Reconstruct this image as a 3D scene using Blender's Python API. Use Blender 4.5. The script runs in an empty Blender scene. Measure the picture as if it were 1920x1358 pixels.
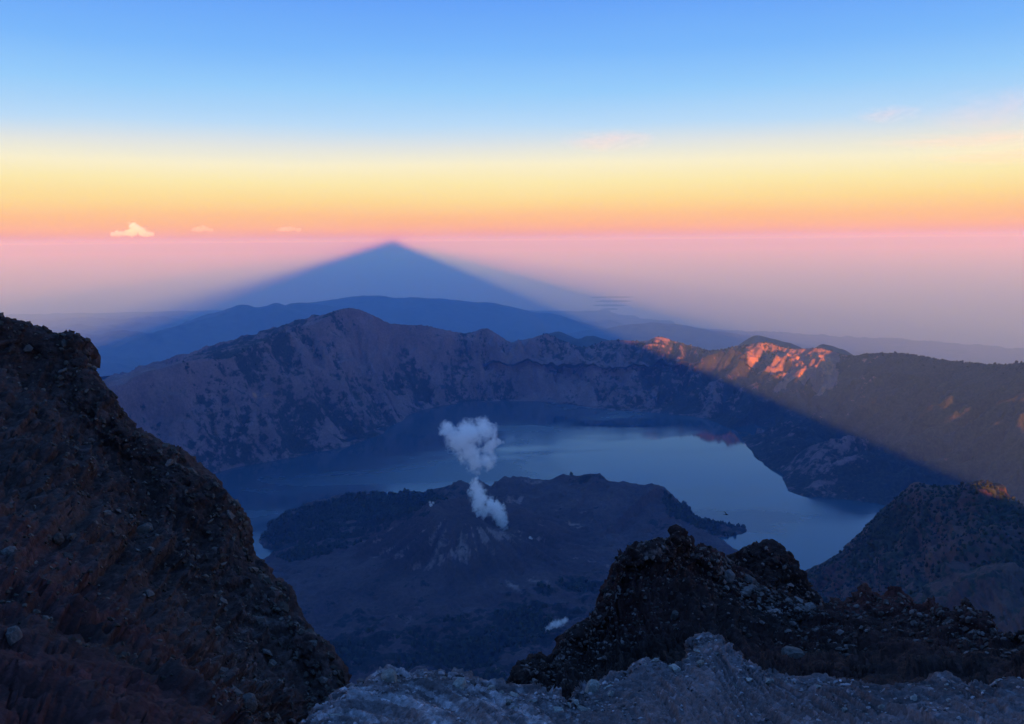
import bpy, bmesh, math, random
import numpy as np
from mathutils import Matrix, Vector

sc = bpy.context.scene
C = sc.collection
RAD = math.radians

# ------------------------------------------------------------------ camera
F, CX, CY = 1600.0, 960.0, 679.0          # focal length and centre in photograph pixels
CAMZ = 3700.0                             # metres above the sea
PITCH = math.atan((CY - 452.0) / F)
ROLL = RAD(-0.5)
cd = bpy.data.cameras.new('camera')
cam = bpy.data.objects.new('camera', cd)
C.objects.link(cam)
cd.sensor_width = 36.0
cd.lens = F / 1920.0 * 36.0
cd.clip_start = 0.1
cd.clip_end = 2.0e6
ROT = Matrix.Rotation(math.pi / 2 - PITCH, 3, 'X') @ Matrix.Rotation(ROLL, 3, 'Z')
cam.matrix_world = Matrix.Translation((0, 0, CAMZ)) @ ROT.to_4x4()
sc.camera = cam

# ------------------------------------------------------------------ sky and sun
SUN_AZ = RAD(7.75)                         # the sun stands behind the camera, a little to the right
SUN_EL = RAD(0.0)
world = bpy.data.worlds.new('World')
sc.world = world
world.use_nodes = True
wn = world.node_tree
wn.nodes.clear()
w_out = wn.nodes.new('ShaderNodeOutputWorld')
w_bg = wn.nodes.new('ShaderNodeBackground')
w_sky = wn.nodes.new('ShaderNodeTexSky')
w_sky.sky_type = 'NISHITA'
w_sky.sun_disc = False
w_sky.sun_elevation = RAD(1.5)
w_sky.sun_rotation = math.pi - SUN_AZ
w_sky.altitude = 3700
w_sky.dust_density = 2.0
w_sky.ozone_density = 3.0
w_gain = wn.nodes.new('ShaderNodeVectorMath'); w_gain.operation = 'SCALE'
w_gain.inputs['Scale'].default_value = 0.55
w_tc = wn.nodes.new('ShaderNodeTexCoord')
w_sep = wn.nodes.new('ShaderNodeSeparateXYZ')
w_asin = wn.nodes.new('ShaderNodeMath'); w_asin.operation = 'ARCSINE'
w_max = wn.nodes.new('ShaderNodeMath'); w_max.operation = 'MAXIMUM'; w_max.inputs[1].default_value = 0.0
w_div = wn.nodes.new('ShaderNodeMath'); w_div.operation = 'DIVIDE'; w_div.inputs[1].default_value = math.pi / 2
w_sq = wn.nodes.new('ShaderNodeMath'); w_sq.operation = 'POWER'; w_sq.inputs[1].default_value = 0.5
w_ramp = wn.nodes.new('ShaderNodeValToRGB')
w_mix = wn.nodes.new('ShaderNodeMixRGB'); w_mix.inputs[0].default_value = 0.05


def lin(c):
    return tuple((v / 255.0 / 12.92) if v <= 10 else ((v / 255.0 + 0.055) / 1.055) ** 2.4 for v in c)


SKY = [(0.0, (150, 90, 55), 1), (0.2, (194, 110, 58), 1), (0.45, (224, 136, 64), 1), (0.9, (248, 167, 84), 1), (1.7, (254, 190, 112), 1), (2.7, (255, 220, 134), 1),
       (3.8, (255, 236, 166), 1), (5.0, (253, 243, 205), 1), (6.2, (224, 230, 232), 1), (7.4, (186, 220, 252), 1),
       (9.5, (150, 205, 255), 1.0), (12.0, (120, 183, 255), 1.0), (16.0, (92, 155, 255), 0.96), (30.0, (84, 150, 250), 0.96),
       (90.0, (80, 146, 248), 0.95)]                # the last number scales the blue
el = w_ramp.color_ramp.elements
while len(el) < len(SKY):
    el.new(0.5)
for e, (deg, col, blue) in zip(el, SKY):
    e.position = math.sqrt(deg / 90.0)
for e, (deg, col, blue) in zip(el, SKY):
    r_, g_, b_ = lin(col)
    e.color = (r_, g_, b_ * blue, 1)
L = wn.links.new
L(w_tc.outputs['Generated'], w_sep.inputs[0])
L(w_sep.outputs['Z'], w_asin.inputs[0])
w_map = wn.nodes.new('ShaderNodeMapping'); w_map.inputs['Scale'].default_value = (2.2, 2.2, 16.0)
w_noi = wn.nodes.new('ShaderNodeTexNoise'); w_noi.inputs['Scale'].default_value = 1.6; w_noi.inputs['Detail'].default_value = 5
w_wav = wn.nodes.new('ShaderNodeMath'); w_wav.operation = 'MULTIPLY_ADD'; w_wav.inputs[1].default_value = 0.012; w_wav.inputs[2].default_value = -0.006
w_add = wn.nodes.new('ShaderNodeMath'); w_add.operation = 'ADD'
L(w_tc.outputs['Generated'], w_map.inputs['Vector']); L(w_map.outputs[0], w_noi.inputs['Vector']); L(w_noi.outputs['Fac'], w_wav.inputs[0])
L(w_asin.outputs[0], w_add.inputs[0]); L(w_wav.outputs[0], w_add.inputs[1])
L(w_add.outputs[0], w_max.inputs[0])
L(w_max.outputs[0], w_div.inputs[0])
L(w_div.outputs[0], w_sq.inputs[0])
L(w_sq.outputs[0], w_ramp.inputs[0])
L(w_sky.outputs[0], w_gain.inputs[0])
L(w_ramp.outputs[0], w_mix.inputs[1])
L(w_gain.outputs[0], w_mix.inputs[2])
L(w_mix.outputs[0], w_bg.inputs['Color'])
L(w_bg.outputs[0], w_out.inputs['Surface'])
WORLD_STRENGTH = 0.24
w_bg.inputs['Strength'].default_value = WORLD_STRENGTH

sd = bpy.data.lights.new('sun', 'SUN')
sd.energy = 4.3
sd.angle = RAD(0.55)
sd.color = (1.0, 0.36, 0.02)
sun = bpy.data.objects.new('sun', sd)
C.objects.link(sun)
TO_SUN = Vector((math.sin(SUN_AZ) * math.cos(SUN_EL), -math.cos(SUN_AZ) * math.cos(SUN_EL), math.sin(SUN_EL)))
sun.rotation_euler = TO_SUN.to_track_quat('Z', 'Y').to_euler()
sun.location = (0, 0, CAMZ + 500)

vs = sc.view_settings
vs.view_transform = 'Standard'
vs.look = 'None'
vs.exposure = 2.05
vs.gamma = 1.0
cy = sc.cycles
cy.use_denoising = True
cy.max_bounces = 12
cy.diffuse_bounces = 2
cy.glossy_bounces = 2
cy.transmission_bounces = 2
cy.volume_bounces = 10
cy.transparent_max_bounces = 8
cy.volume_step_rate = 1.0
cy.volume_max_steps = 256
sc.render.film_transparent = False

# ------------------------------------------------------------------ helpers: pixels to places, noise, meshes
R3 = np.array(ROT)
LAKE = 2300.0


def rays(px, py):
    d = np.stack([(np.asarray(px, float) - CX) / F, -(np.asarray(py, float) - CY) / F, -np.ones_like(np.asarray(px, float))], -1)
    return d @ R3.T


def at(px, py, d):
    """world point seen at a pixel, at horizontal distance d metres"""
    r = rays(px, py)
    k = np.asarray(d, float) / np.hypot(r[..., 0], r[..., 1])
    return r * k[..., None] + np.array([0, 0, CAMZ])


def at_z(px, py, z):
    r = rays(px, py)
    k = (z - CAMZ) / r[..., 2]
    return r * k[..., None] + np.array([0, 0, CAMZ])


def pts(rows):
    a = np.array(rows, float)
    return at(a[:, 0], a[:, 1], a[:, 2])


def to_px(X_, Y_, Z_):
    l = np.stack([X_, Y_, Z_ - CAMZ], -1) @ R3
    return CX + F * l[..., 0] / -l[..., 2], CY - F * l[..., 1] / -l[..., 2]


_rng = np.random.RandomState(7)
PERM = np.concatenate([_rng.permutation(256)] * 3).astype(np.int64)
_g = _rng.normal(size=(256, 3)); GRAD = (_g / np.linalg.norm(_g, axis=1)[:, None]).astype(np.float32)


def perlin(x, y, z):
    x, y, z = [np.asarray(v, np.float32) for v in np.broadcast_arrays(x, y, z)]
    xi, yi, zi = [np.floor(v).astype(np.int64) for v in (x, y, z)]
    xf, yf, zf = x - xi, y - yi, z - zi
    xi &= 255; yi &= 255; zi &= 255
    u, v, w = [t * t * t * (t * (t * 6 - 15) + 10) for t in (xf, yf, zf)]

    def g(a, b, c):
        h = PERM[PERM[PERM[xi + a] + yi + b] + zi + c]
        gr = GRAD[h]
        return gr[..., 0] * (xf - a) + gr[..., 1] * (yf - b) + gr[..., 2] * (zf - c)

    def lp(a, b, t):
        return a + (b - a) * t
    x00 = lp(g(0, 0, 0), g(1, 0, 0), u); x10 = lp(g(0, 1, 0), g(1, 1, 0), u)
    x01 = lp(g(0, 0, 1), g(1, 0, 1), u); x11 = lp(g(0, 1, 1), g(1, 1, 1), u)
    return lp(lp(x00, x10, v), lp(x01, x11, v), w) * 1.5


def fbm(x, y, z=0.0, octaves=5, lac=2.03, gain=0.5):
    s = 0; a = 1.0; f = 1.0
    for i in range(octaves):
        s = s + a * perlin(x * f + 17.3 * i, y * f - 9.1 * i, z * f + 5.7 * i)
        a *= gain; f *= lac
    return s


def ridged(x, y, z=0.0, octaves=5, lac=2.07, gain=0.5):
    s = 0; a = 1.0; f = 1.0; tot = 0
    for i in range(octaves):
        n = 1 - np.abs(perlin(x * f + 31.3 * i, y * f + 11.1 * i, z * f - 7.7 * i)) * 1.6
        s = s + a * n; tot += a
        a *= gain; f *= lac
    return s / tot


def worley(x, y, z):
    """cellular noise: distance to the nearest and second nearest cell point, and the cell's own number"""
    x, y, z = [np.asarray(v, np.float32) for v in np.broadcast_arrays(x, y, z)]
    xi, yi, zi = [np.floor(v).astype(np.int64) for v in (x, y, z)]
    f1 = np.full(x.shape, 9.0, np.float32); f2 = f1.copy(); idn = np.zeros(x.shape, np.int64)
    for a in (-1, 0, 1):
        for b in (-1, 0, 1):
            for c in (-1, 0, 1):
                h = PERM[PERM[PERM[(xi + a) & 255] + ((yi + b) & 255)] + ((zi + c) & 255)]
                dx = xi + a + (h * 37 % 256) / 256.0 - x; dy = yi + b + (h * 91 % 256) / 256.0 - y; dz = zi + c + (h * 151 % 256) / 256.0 - z
                d = (dx * dx + dy * dy + dz * dz).astype(np.float32)
                nearer = d < f1
                f2 = np.where(nearer, f1, np.minimum(f2, d)); idn = np.where(nearer, h, idn); f1 = np.where(nearer, d, f1)
    return np.sqrt(f1), np.sqrt(f2), (idn * 53 % 256) / 255.0


def smooth(a, b, x):
    t = np.clip((x - a) / (b - a), 0, 1)
    return t * t * (3 - 2 * t)


def grid_mesh(name, P, mat, attrs=None, flip=False, shade=True, keep=None):
    """P: (nv, nu, 3) points -> one quad mesh object"""
    nv, nu = P.shape[:2]
    me = bpy.data.meshes.new(name)
    idx = np.arange(nu * nv).reshape(nv, nu)
    q = np.stack([idx[:-1, :-1], idx[:-1, 1:], idx[1:, 1:], idx[1:, :-1]], -1).reshape(-1, 4)
    if flip:
        q = q[:, ::-1]
    V = P.reshape(-1, 3)
    if keep is not None:
        kf = keep.reshape(-1)[q].any(1)
        q = q[kf]
        used = np.zeros(len(V), bool); used[q.reshape(-1)] = True
        remap = np.cumsum(used) - 1
        q = remap[q]; V = V[used]
        if attrs:
            attrs = {k: v.reshape(-1)[used] for k, v in attrs.items()}
    me.vertices.add(len(V)); me.vertices.foreach_set('co', V.astype(np.float32).reshape(-1))
    me.loops.add(q.size); me.loops.foreach_set('vertex_index', q.astype(np.int32).reshape(-1))
    me.polygons.add(len(q))
    me.polygons.foreach_set('loop_start', np.arange(0, q.size, 4, dtype=np.int32))
    me.polygons.foreach_set('use_smooth', np.full(len(q), shade))
    me.update(calc_edges=True)
    if attrs:
        for k, v in attrs.items():
            a = me.attributes.new(k, 'FLOAT', 'POINT')
            a.data.foreach_set('value', v.astype(np.float32).reshape(-1))
    me.materials.append(mat)
    o = bpy.data.objects.new(name, me)
    C.objects.link(o)
    return o


def tri_mesh(name, V, T, mat, shade=False):
    me = bpy.data.meshes.new(name)
    V = np.asarray(V, np.float32); T = np.asarray(T, np.int32)
    me.vertices.add(len(V)); me.vertices.foreach_set('co', V.reshape(-1))
    me.loops.add(T.size); me.loops.foreach_set('vertex_index', T.reshape(-1))
    me.polygons.add(len(T))
    me.polygons.foreach_set('loop_start', np.arange(0, T.size, 3, dtype=np.int32))
    me.polygons.foreach_set('use_smooth', np.full(len(T), shade))
    me.update(calc_edges=True)
    if mat:
        me.materials.append(mat)
    o = bpy.data.objects.new(name, me)
    C.objects.link(o)
    return o


def structure(o):
    o['kind'] = 'structure'
    return o


def tag(o, label, cat, group=None):
    o['label'] = label; o['category'] = cat
    if group:
        o['group'] = group
    return o


def spline(P, n, power=0.5):
    """Catmull-Rom through P, n points evenly along it"""
    P = np.asarray(P, float)
    Q = np.vstack([2 * P[0] - P[1], P, 2 * P[-1] - P[-2]])
    out = []
    for i in range(1, len(Q) - 2):
        t = np.linspace(0, 1, 40, endpoint=False)[:, None]
        p0, p1, p2, p3 = Q[i - 1], Q[i], Q[i + 1], Q[i + 2]
        out.append(0.5 * ((2 * p1) + (-p0 + p2) * t + (2 * p0 - 5 * p1 + 4 * p2 - p3) * t ** 2 + (-p0 + 3 * p1 - 3 * p2 + p3) * t ** 3))
    out.append(P[-1:])
    D = np.vstack(out)
    s = np.concatenate([[0], np.cumsum(np.linalg.norm(np.diff(D, axis=0), axis=1))])
    u = np.linspace(0, s[-1], n)
    return np.stack([np.interp(u, s, D[:, k]) for k in range(D.shape[1])], -1)


def poly_dist(X, Y, poly, closed=False):
    """distance to a plan polyline, and index-parameter along it"""
    P = np.asarray(poly)[:, :2]
    if closed:
        P = np.vstack([P, P[:1]])
    best = np.full(X.shape, 1e18); par = np.zeros(X.shape)
    for i in range(len(P) - 1):
        ax, ay = P[i]; bx, by = P[i + 1]
        dx, dy = bx - ax, by - ay
        t = np.clip(((X - ax) * dx + (Y - ay) * dy) / (dx * dx + dy * dy + 1e-9), 0, 1)
        d = (X - ax - t * dx) ** 2 + (Y - ay - t * dy) ** 2
        m = d < best
        best = np.where(m, d, best); par = np.where(m, i + t, par)
    return np.sqrt(best), par


def inside(X, Y, poly):
    P = np.asarray(poly)[:, :2]
    r = np.zeros(X.shape, bool)
    n = len(P); j = n - 1
    for i in range(n):
        xi, yi = P[i]; xj, yj = P[j]
        c = ((yi > Y) != (yj > Y)) & (X < (xj - xi) * (Y - yi) / (yj - yi + 1e-12) + xi)
        r ^= c
        j = i
    return r


# ------------------------------------------------------------------ materials
def new_mat(name):
    m = bpy.data.materials.new(name)
    m.use_nodes = True
    nt = m.node_tree
    b = nt.nodes['Principled BSDF']
    b.inputs['Roughness'].default_value = 0.95
    b.inputs['Specular IOR Level'].default_value = 0.15
    return m, nt, b


def N(nt, typ, **kw):
    n = nt.nodes.new(typ)
    for k, v in kw.items():
        setattr(n, k, v)
    return n


def noise_node(nt, scale, detail=8, rough=0.6, vec=None, dist=0.0):
    n = N(nt, 'ShaderNodeTexNoise')
    n.inputs['Scale'].default_value = scale
    n.inputs['Detail'].default_value = detail
    n.inputs['Roughness'].default_value = rough
    n.inputs['Distortion'].default_value = dist
    if vec is not None:
        nt.links.new(vec, n.inputs['Vector'])
    return n


def ramp_node(nt, src, stops):
    r = N(nt, 'ShaderNodeValToRGB')
    e = r.color_ramp.elements
    while len(e) < len(stops):
        e.new(0.5)
    for x, (p, c) in zip(e, stops):
        x.position = p
    for x, (p, c) in zip(e, stops):
        x.color = (*c, 1) if len(c) == 3 else c
    nt.links.new(src, r.inputs[0])
    return r


def mix_node(nt, fac, a, b, mode='MIX'):
    m = N(nt, 'ShaderNodeMixRGB', blend_type=mode)
    for i, v in enumerate((fac, a, b)):
        if hasattr(v, 'links') or isinstance(v, bpy.types.NodeSocket):
            nt.links.new(v, m.inputs[i])
        elif isinstance(v, tuple):
            m.inputs[i].default_value = (*v, 1)
        else:
            m.inputs[i].default_value = v
    return m.outputs[0]


def attr_node(nt, name):
    a = N(nt, 'ShaderNodeAttribute', attribute_name=name)
    return a.outputs['Fac']


def objcoord(nt):
    return N(nt, 'ShaderNodeTexCoord').outputs['Object']


def bump(nt, b, src, strength, distance):
    n = N(nt, 'ShaderNodeBump')
    n.inputs['Strength'].default_value = strength
    n.inputs['Distance'].default_value = distance
    nt.links.new(src, n.inputs['Height'])
    nt.links.new(n.outputs[0], b.inputs['Normal'])


def terrain_mat(name, base, pale, veg, fine, bump_d, pale_lo=0.5, pale_hi=0.62):
    """base ground, pale patches (attribute 'pale' + noise), vegetation (attribute 'veg' + noise)"""
    m, nt, b = new_mat(name)
    co = objcoord(nt)
    n1 = noise_node(nt, fine, 9, 0.66, co)
    n2 = noise_node(nt, fine * 0.23, 8, 0.6, co)
    n3 = noise_node(nt, fine * 3.1, 6, 0.6, co)
    col = ramp_node(nt, n2.outputs['Fac'], [(0.3, tuple(v * 0.62 for v in base)), (0.7, tuple(v * 1.3 for v in base))]).outputs[0]
    # pale ground
    f = N(nt, 'ShaderNodeMath', operation='ADD'); nt.links.new(attr_node(nt, 'pale'), f.inputs[0]); nt.links.new(n1.outputs['Fac'], f.inputs[1])
    pf = ramp_node(nt, f.outputs[0], [(0.78, (0, 0, 0)), (0.98, (1, 1, 1))]).outputs[0]
    col = mix_node(nt, pf, col, pale)
    n4 = N(nt, 'ShaderNodeMath', operation='MULTIPLY_ADD'); nt.links.new(n1.outputs['Fac'], n4.inputs[0]); n4.inputs[1].default_value = 2.3; n4.inputs[2].default_value = -0.65
    g = N(nt, 'ShaderNodeMath', operation='ADD'); nt.links.new(attr_node(nt, 'veg'), g.inputs[0]); nt.links.new(n4.outputs[0], g.inputs[1])
    vf = ramp_node(nt, g.outputs[0], [(0.80, (0, 0, 0)), (1.0, (1, 1, 1))]).outputs[0]
    vcol = ramp_node(nt, n3.outputs['Fac'], [(0.35, tuple(v * 0.55 for v in veg)), (0.68, tuple(v * 1.5 for v in veg))]).outputs[0]
    col = mix_node(nt, vf, col, vcol)
    sp = ramp_node(nt, n3.outputs['Fac'], [(0.3, (0.7, 0.7, 0.7)), (0.7, (1.25, 1.25, 1.25))]).outputs[0]
    col = mix_node(nt, 1.0, col, sp, 'MULTIPLY')
    nt.links.new(col, b.inputs['Base Color'])
    bump(nt, b, n1.outputs['Fac'], 0.8, bump_d)
    return m


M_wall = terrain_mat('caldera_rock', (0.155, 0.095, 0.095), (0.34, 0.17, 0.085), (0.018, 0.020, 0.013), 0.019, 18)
M_isle = terrain_mat('lava_rock', (0.066, 0.044, 0.042), (0.22, 0.15, 0.14), (0.012, 0.014, 0.010), 0.022, 14)
M_far = terrain_mat('far_land', (0.05, 0.055, 0.045), (0.09, 0.08, 0.07), (0.03, 0.04, 0.025), 0.0012, 60)
M_hill = terrain_mat('hill_scrub', (0.075, 0.046, 0.036), (0.30, 0.22, 0.13), (0.018, 0.026, 0.014), 0.03, 6)

# ------------------------------------------------------------------ sea
def water_mat(name, deep, scale, rough, strength, lo=0.2, hi=2.2):
    m, nt, b = new_mat(name)
    b.inputs['Base Color'].default_value = (*deep, 1)
    b.inputs['IOR'].default_value = 1.33
    b.inputs['Specular IOR Level'].default_value = 1.0
    co = objcoord(nt)
    mp = N(nt, 'ShaderNodeMapping'); mp.inputs['Scale'].default_value = (0.45, 1.0, 1.0); mp.inputs['Rotation'].default_value = (0, 0, 0.12)
    nt.links.new(co, mp.inputs['Vector'])
    n = noise_node(nt, scale * 0.05, 5, 0.55, mp.outputs[0], 0.6)
    r = ramp_node(nt, n.outputs['Fac'], [(0.40, (rough * lo,) * 3), (0.60, (rough * hi,) * 3)])
    nt.links.new(r.outputs[0], b.inputs['Roughness'])
    k = noise_node(nt, scale, 4, 0.6, mp.outputs[0])
    bump(nt, b, k.outputs['Fac'], strength, 1.0 / scale * 0.1)
    return m


BOXF, BOXS, BOXB = 330000.0, 200000.0, 9000.0
sea_p = np.array([[[-BOXS - 9e4, -3e4, 0], [BOXS + 9e4, -3e4, 0]], [[-BOXS - 9e4, BOXF + 2e5, 0], [BOXS + 9e4, BOXF + 2e5, 0]]], float)
structure(grid_mesh('sea', sea_p, water_mat('sea_water', (0.02, 0.035, 0.05), 0.0008, 0.45, 0.2, 1.0, 1.0)))

# ------------------------------------------------------------------ the mountain the camera stands on (its bulk behind casts the long shadow)
def cut(p):
    """height above the camera of the mountain's skyline, p metres to the right of the summit line"""
    xs = [-30000, -9600, -5200, -520, 0, 20, 900, 1380, 2600, 2900, 4400, 9600, 30000]
    zs = [-3760, -3500, -1750, -52, 52, 52, -385, -590, -1110, -1180, -1260, -3720, -3760]
    return np.interp(p, xs, zs)


ax_p = np.array([math.cos(SUN_AZ), math.sin(SUN_AZ)])       # to the right, square to the sunlight
ax_q = np.array([-math.sin(SUN_AZ), math.cos(SUN_AZ)])      # along the sunlight
s1 = np.linspace(-1, 1, 281)
pg = np.sign(s1) * (np.abs(s1) ** 2.6) * 11000
qg = np.concatenate([-(np.linspace(1, 0, 70) ** 2) * 5200 - 90, np.linspace(-80, 60, 29), 60 + (np.linspace(0.02, 1, 60) ** 1.8) * 3400])
PG, QG = np.meshgrid(pg, qg)
top = cut(PG) + 14 * fbm(PG / 260, 3.1, 0.5, 5) * np.clip(np.abs(PG) / 250, 0.05, 2.2)
back = np.where(QG < -90, (-(QG + 90)) * 0.85, 0)
front = np.where(QG > -90, np.where(QG < 0, (QG + 90) * 0.72, 90 * 0.72 + QG * 0.78), 0)
ZG = CAMZ + top - back - front + 30 * fbm(PG / 300, QG / 300, 1.0, 5) * smooth(60, 900, np.abs(QG + 90))
ZG = np.maximum(ZG, -60)
XG = PG * ax_p[0] + QG * ax_q[0]; YG = PG * ax_p[1] + QG * ax_q[1]
# keep it clear below the foot of the camera
near = np.hypot(XG, YG)
ZG = np.where((QG > -12) & (near < 140), np.minimum(ZG, CAMZ - 14 - near * 0.75), ZG)
zz = np.zeros_like(ZG)
structure(grid_mesh('mountain_summit', np.stack([XG, YG, ZG], -1), M_hill, {'pale': zz - 0.3, 'veg': zz - 0.3}))

# ------------------------------------------------------------------ caldera: lake, wall
RIM = [(-260, 760, 4700), (150, 735, 5200), (205, 723, 5300), (235, 719, 5400), (262, 701, 5500), (300, 692, 5600), (330, 683, 5700), (378, 673, 5850),
       (430, 673, 6000), (455, 660, 6100), (500, 636, 6350), (545, 617, 6600), (590, 607, 6800), (625, 588, 7000), (655, 577, 7200),
       (685, 584, 7250), (712, 597, 7300), (735, 607, 7400), (790, 610, 7600), (830, 618, 7700), (862, 624, 7800), (885, 625, 7850),
       (910, 614, 7900), (932, 626, 7950), (962, 644, 8000), (990, 640, 8050), (1008, 630, 8100), (1028, 626, 8100), (1050, 637, 8150),
       (1085, 650, 8200), (1110, 650, 8200), (1130, 640, 8200), (1165, 638, 8200), (1210, 640, 8200), (1235, 631, 8200), (1262, 640, 8200), (1300, 650, 8150),
       (1340, 657, 8100), (1385, 650, 8000), (1435, 641, 7900), (1470, 652, 7850), (1510, 655, 7800), (1540, 653, 7700), (1590, 668, 7600),
       (1615, 664, 7500), (1640, 663, 7480), (1680, 662, 7400), (1750, 672, 7100), (1800, 679, 6850), (1860, 684, 6600), (1920, 681, 6400),
       (2000, 676, 6200), (2150, 670, 5900), (2400, 670, 5500)]
SHORE = [(150, 960), (300, 915), (400, 888), (450, 876), (500, 866), (600, 848), (660, 834), (710, 816), (740, 796), (775, 775), (820, 762), (880, 755),
         (950, 752), (1000, 753), (1060, 757), (1150, 770), (1220, 774), (1290, 780), (1345, 793), (1385, 815), (1412, 850), (1425, 866),
         (1470, 888), (1470, 905), (1482, 922), (1510, 932), (1560, 935), (1610, 941), (1660, 950), (1700, 975), (1690, 1020), (1640, 1060), (1560, 1100),
         (1400, 1120), (1200, 1130), (800, 1140), (500, 1120), (300, 1090), (150, 1040)]
rim = pts(RIM)
rim_s = spline(rim, 900)
shore = np.array([at_z(a, b, LAKE) for a, b in SHORE])
shore_s = spline(np.vstack([shore, shore[:1]]), 420)[:-1]
ang = np.linspace(0, 60, len(shore_s))
shore_s[:, 0] += 26 * fbm(ang, 0.3, 0.1, 4); shore_s[:, 1] += 26 * fbm(ang, 7.3, 4.1, 4)

STEP = 13.0
gx = np.arange(-4900, 5300, STEP); gy = np.arange(1900, 9700, STEP)
X, Y = np.meshgrid(gx, gy)
ds, _ = poly_dist(X, Y, shore_s[::2], True)
ins = inside(X, Y, shore_s)
dr, rp = poly_dist(X, Y, rim_s[::6])
ri = rim_s[::6]
rz = np.interp(rp, np.arange(len(ri)), ri[:, 2])
arc = np.interp(rp, np.arange(len(ri)), np.concatenate([[0], np.cumsum(np.linalg.norm(np.diff(ri[:, :2], axis=0), axis=1))]))
reg = np.vstack([rim_s[:, :2], [[6000, 1000], [-6000, 1000]]])
inner = inside(X, Y, reg)
# broad heights of the rim for lower slopes, so that crest knobs do not run down the whole wall
k = np.ones(41) / 41
rzb = np.convolve(np.pad(ri[:, 2], 20, mode='edge'), k, 'valid')
rzB = np.interp(rp, np.arange(len(ri)), rzb)
t = ds / (ds + dr + 1e-6)
hz = rzB + (rz - rzB) * smooth(0.55, 1.0, t)
warp = 260 * fbm(X / 900, Y / 900, 2.2, 3)
gul = ridged((arc + warp) / 330, t * 1.3 + 3.0, 0.7, 5)
gul2 = ridged((arc + warp * 0.6) / 150, t * 2.2, 4.7, 4)
rock = ridged(X / 330, Y / 330, 1.3, 6, gain=0.55)
env = np.clip(t * 5, 0, 1) * np.clip((1 - t) * 4.5, 0, 1)
Zin = LAKE + 4 + (hz - LAKE) * (0.12 * t + 0.88 * t ** (1.25 + 1.0 * smooth(14.0, 20.0, np.degrees(np.arctan2(X, Y)))))
Zin += env * ((gul - 0.62) * 340 + (gul2 - 0.62) * 120) + (rock - 0.6) * 105 * np.clip(t * 4, 0, 1) * np.clip((1 - t) * 3 + 0.12, 0, 1)
# promontory on the right shore
pc = at_z(1560, 905, LAKE)
pd = np.hypot((X - pc[0] - 60) / 1.0, (Y - pc[1] - 260) / 1.25)
Zin += 110 * np.exp(-(pd / 330) ** 2) * np.clip(ds / 160, 0, 1)
Zout = rz - dr * (0.30 + 0.16 * fbm(arc / 700, 2.0, 0.0, 3)) + (rock - 0.6) * 90 * np.clip(dr / 260, 0, 1)
Z = np.where(inner, Zin, Zout)
Z += 5 * fbm(X / 60, Y / 60, 0.0, 3) * np.clip(ds / 60, 0, 1)
Z = np.where(ins, LAKE - 3 - np.minimum(ds * 0.3, 160), Z)
Z = np.where(inner & ~ins & (Y < 3600) & (np.abs(X) < 2300), np.minimum(Z, LAKE - 60), Z)
# what grows and what is bare, plus sun and shade put into the colour
slope_face = fbm((arc + warp) / 330, t * 1.8, 9.0, 4)
veg = 0.42 + 0.30 * slope_face + 0.75 * (0.60 - gul) + 0.35 * (0.6 - gul2) + 0.22 * fbm(X / 120, Y / 120, 3.0, 4) - 0.10 * smooth(0.75, 1.0, t)
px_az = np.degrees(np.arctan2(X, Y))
veg -= 0.55 * smooth(-19, -24.5, px_az) * (1 - smooth(0.0, 0.2, -t))      # grassy left flank
veg -= 0.75 * np.exp(-((px_az + 9.3) / 1.5) ** 2) * smooth(0.45, 0.75, t)    # bare cone under the peak
veg -= 0.30 * np.exp(-((px_az - 0.5) / 5) ** 2) * (1 - smooth(0.6, 0.9, t))
veg += 0.34 * smooth(7.5, 12.5, px_az) + 0.45 * smooth(22.0, 25.0, px_az)  # darkens the right wall in place of shade, mutes facets catching sun
pale = np.full(X.shape, -0.25) + 0.30 * fbm(X / 160, Y / 160, 6.0, 4)
# sunlit patches put into the colour: paler bare rock along the right-hand rim crest
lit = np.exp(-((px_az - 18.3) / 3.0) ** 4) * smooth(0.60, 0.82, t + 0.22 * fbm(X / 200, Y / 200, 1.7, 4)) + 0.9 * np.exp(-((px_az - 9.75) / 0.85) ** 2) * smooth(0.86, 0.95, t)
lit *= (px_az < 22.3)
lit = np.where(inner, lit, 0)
Z += smooth(0.2, 0.5, lit) * (85 * (ridged(X / 110, Y / 110, 6.6, 5, gain=0.65) - 0.62)) * np.clip((1 - t) * 30, 0, 1)
pale -= 0.35 * smooth(22.5, 24.0, px_az)  # colour dulled further right, where facets would catch the sun
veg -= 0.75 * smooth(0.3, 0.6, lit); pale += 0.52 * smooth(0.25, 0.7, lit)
for (ppx, ppy, rr) in ((500, 740, 42), (620, 795, 36), (560, 712, 30), (475, 735, 22), (640, 815, 26)):
    q = at(ppx, ppy, 1.0) - np.array([0, 0, CAMZ]); q = q / np.hypot(q[0], q[1])
    # place the landslip scar where that sight line meets the wall
    dd = np.arange(4500, 8000, 10.0)
    ix = np.clip(((q[0] * dd - gx[0]) / STEP).astype(int), 0, len(gx) - 1); iy = np.clip(((q[1] * dd - gy[0]) / STEP).astype(int), 0, len(gy) - 1)
    hit = np.argmax(Z[iy, ix] > CAMZ + q[2] * dd)
    hx, hy = q[0] * dd[hit], q[1] * dd[hit]
    m = np.exp(-(((X - hx) / rr) ** 2 + ((Y - hy) / (rr * 2.6)) ** 2))
    veg -= 0.9 * m; pale += 0.62 * m
WALL_Z, WALL_VEG = Z, veg
structure(grid_mesh('caldera_wall', np.stack([X, Y, Z], -1), M_wall, {'pale': pale, 'veg': veg}, keep=(Z > LAKE - 40)))

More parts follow.
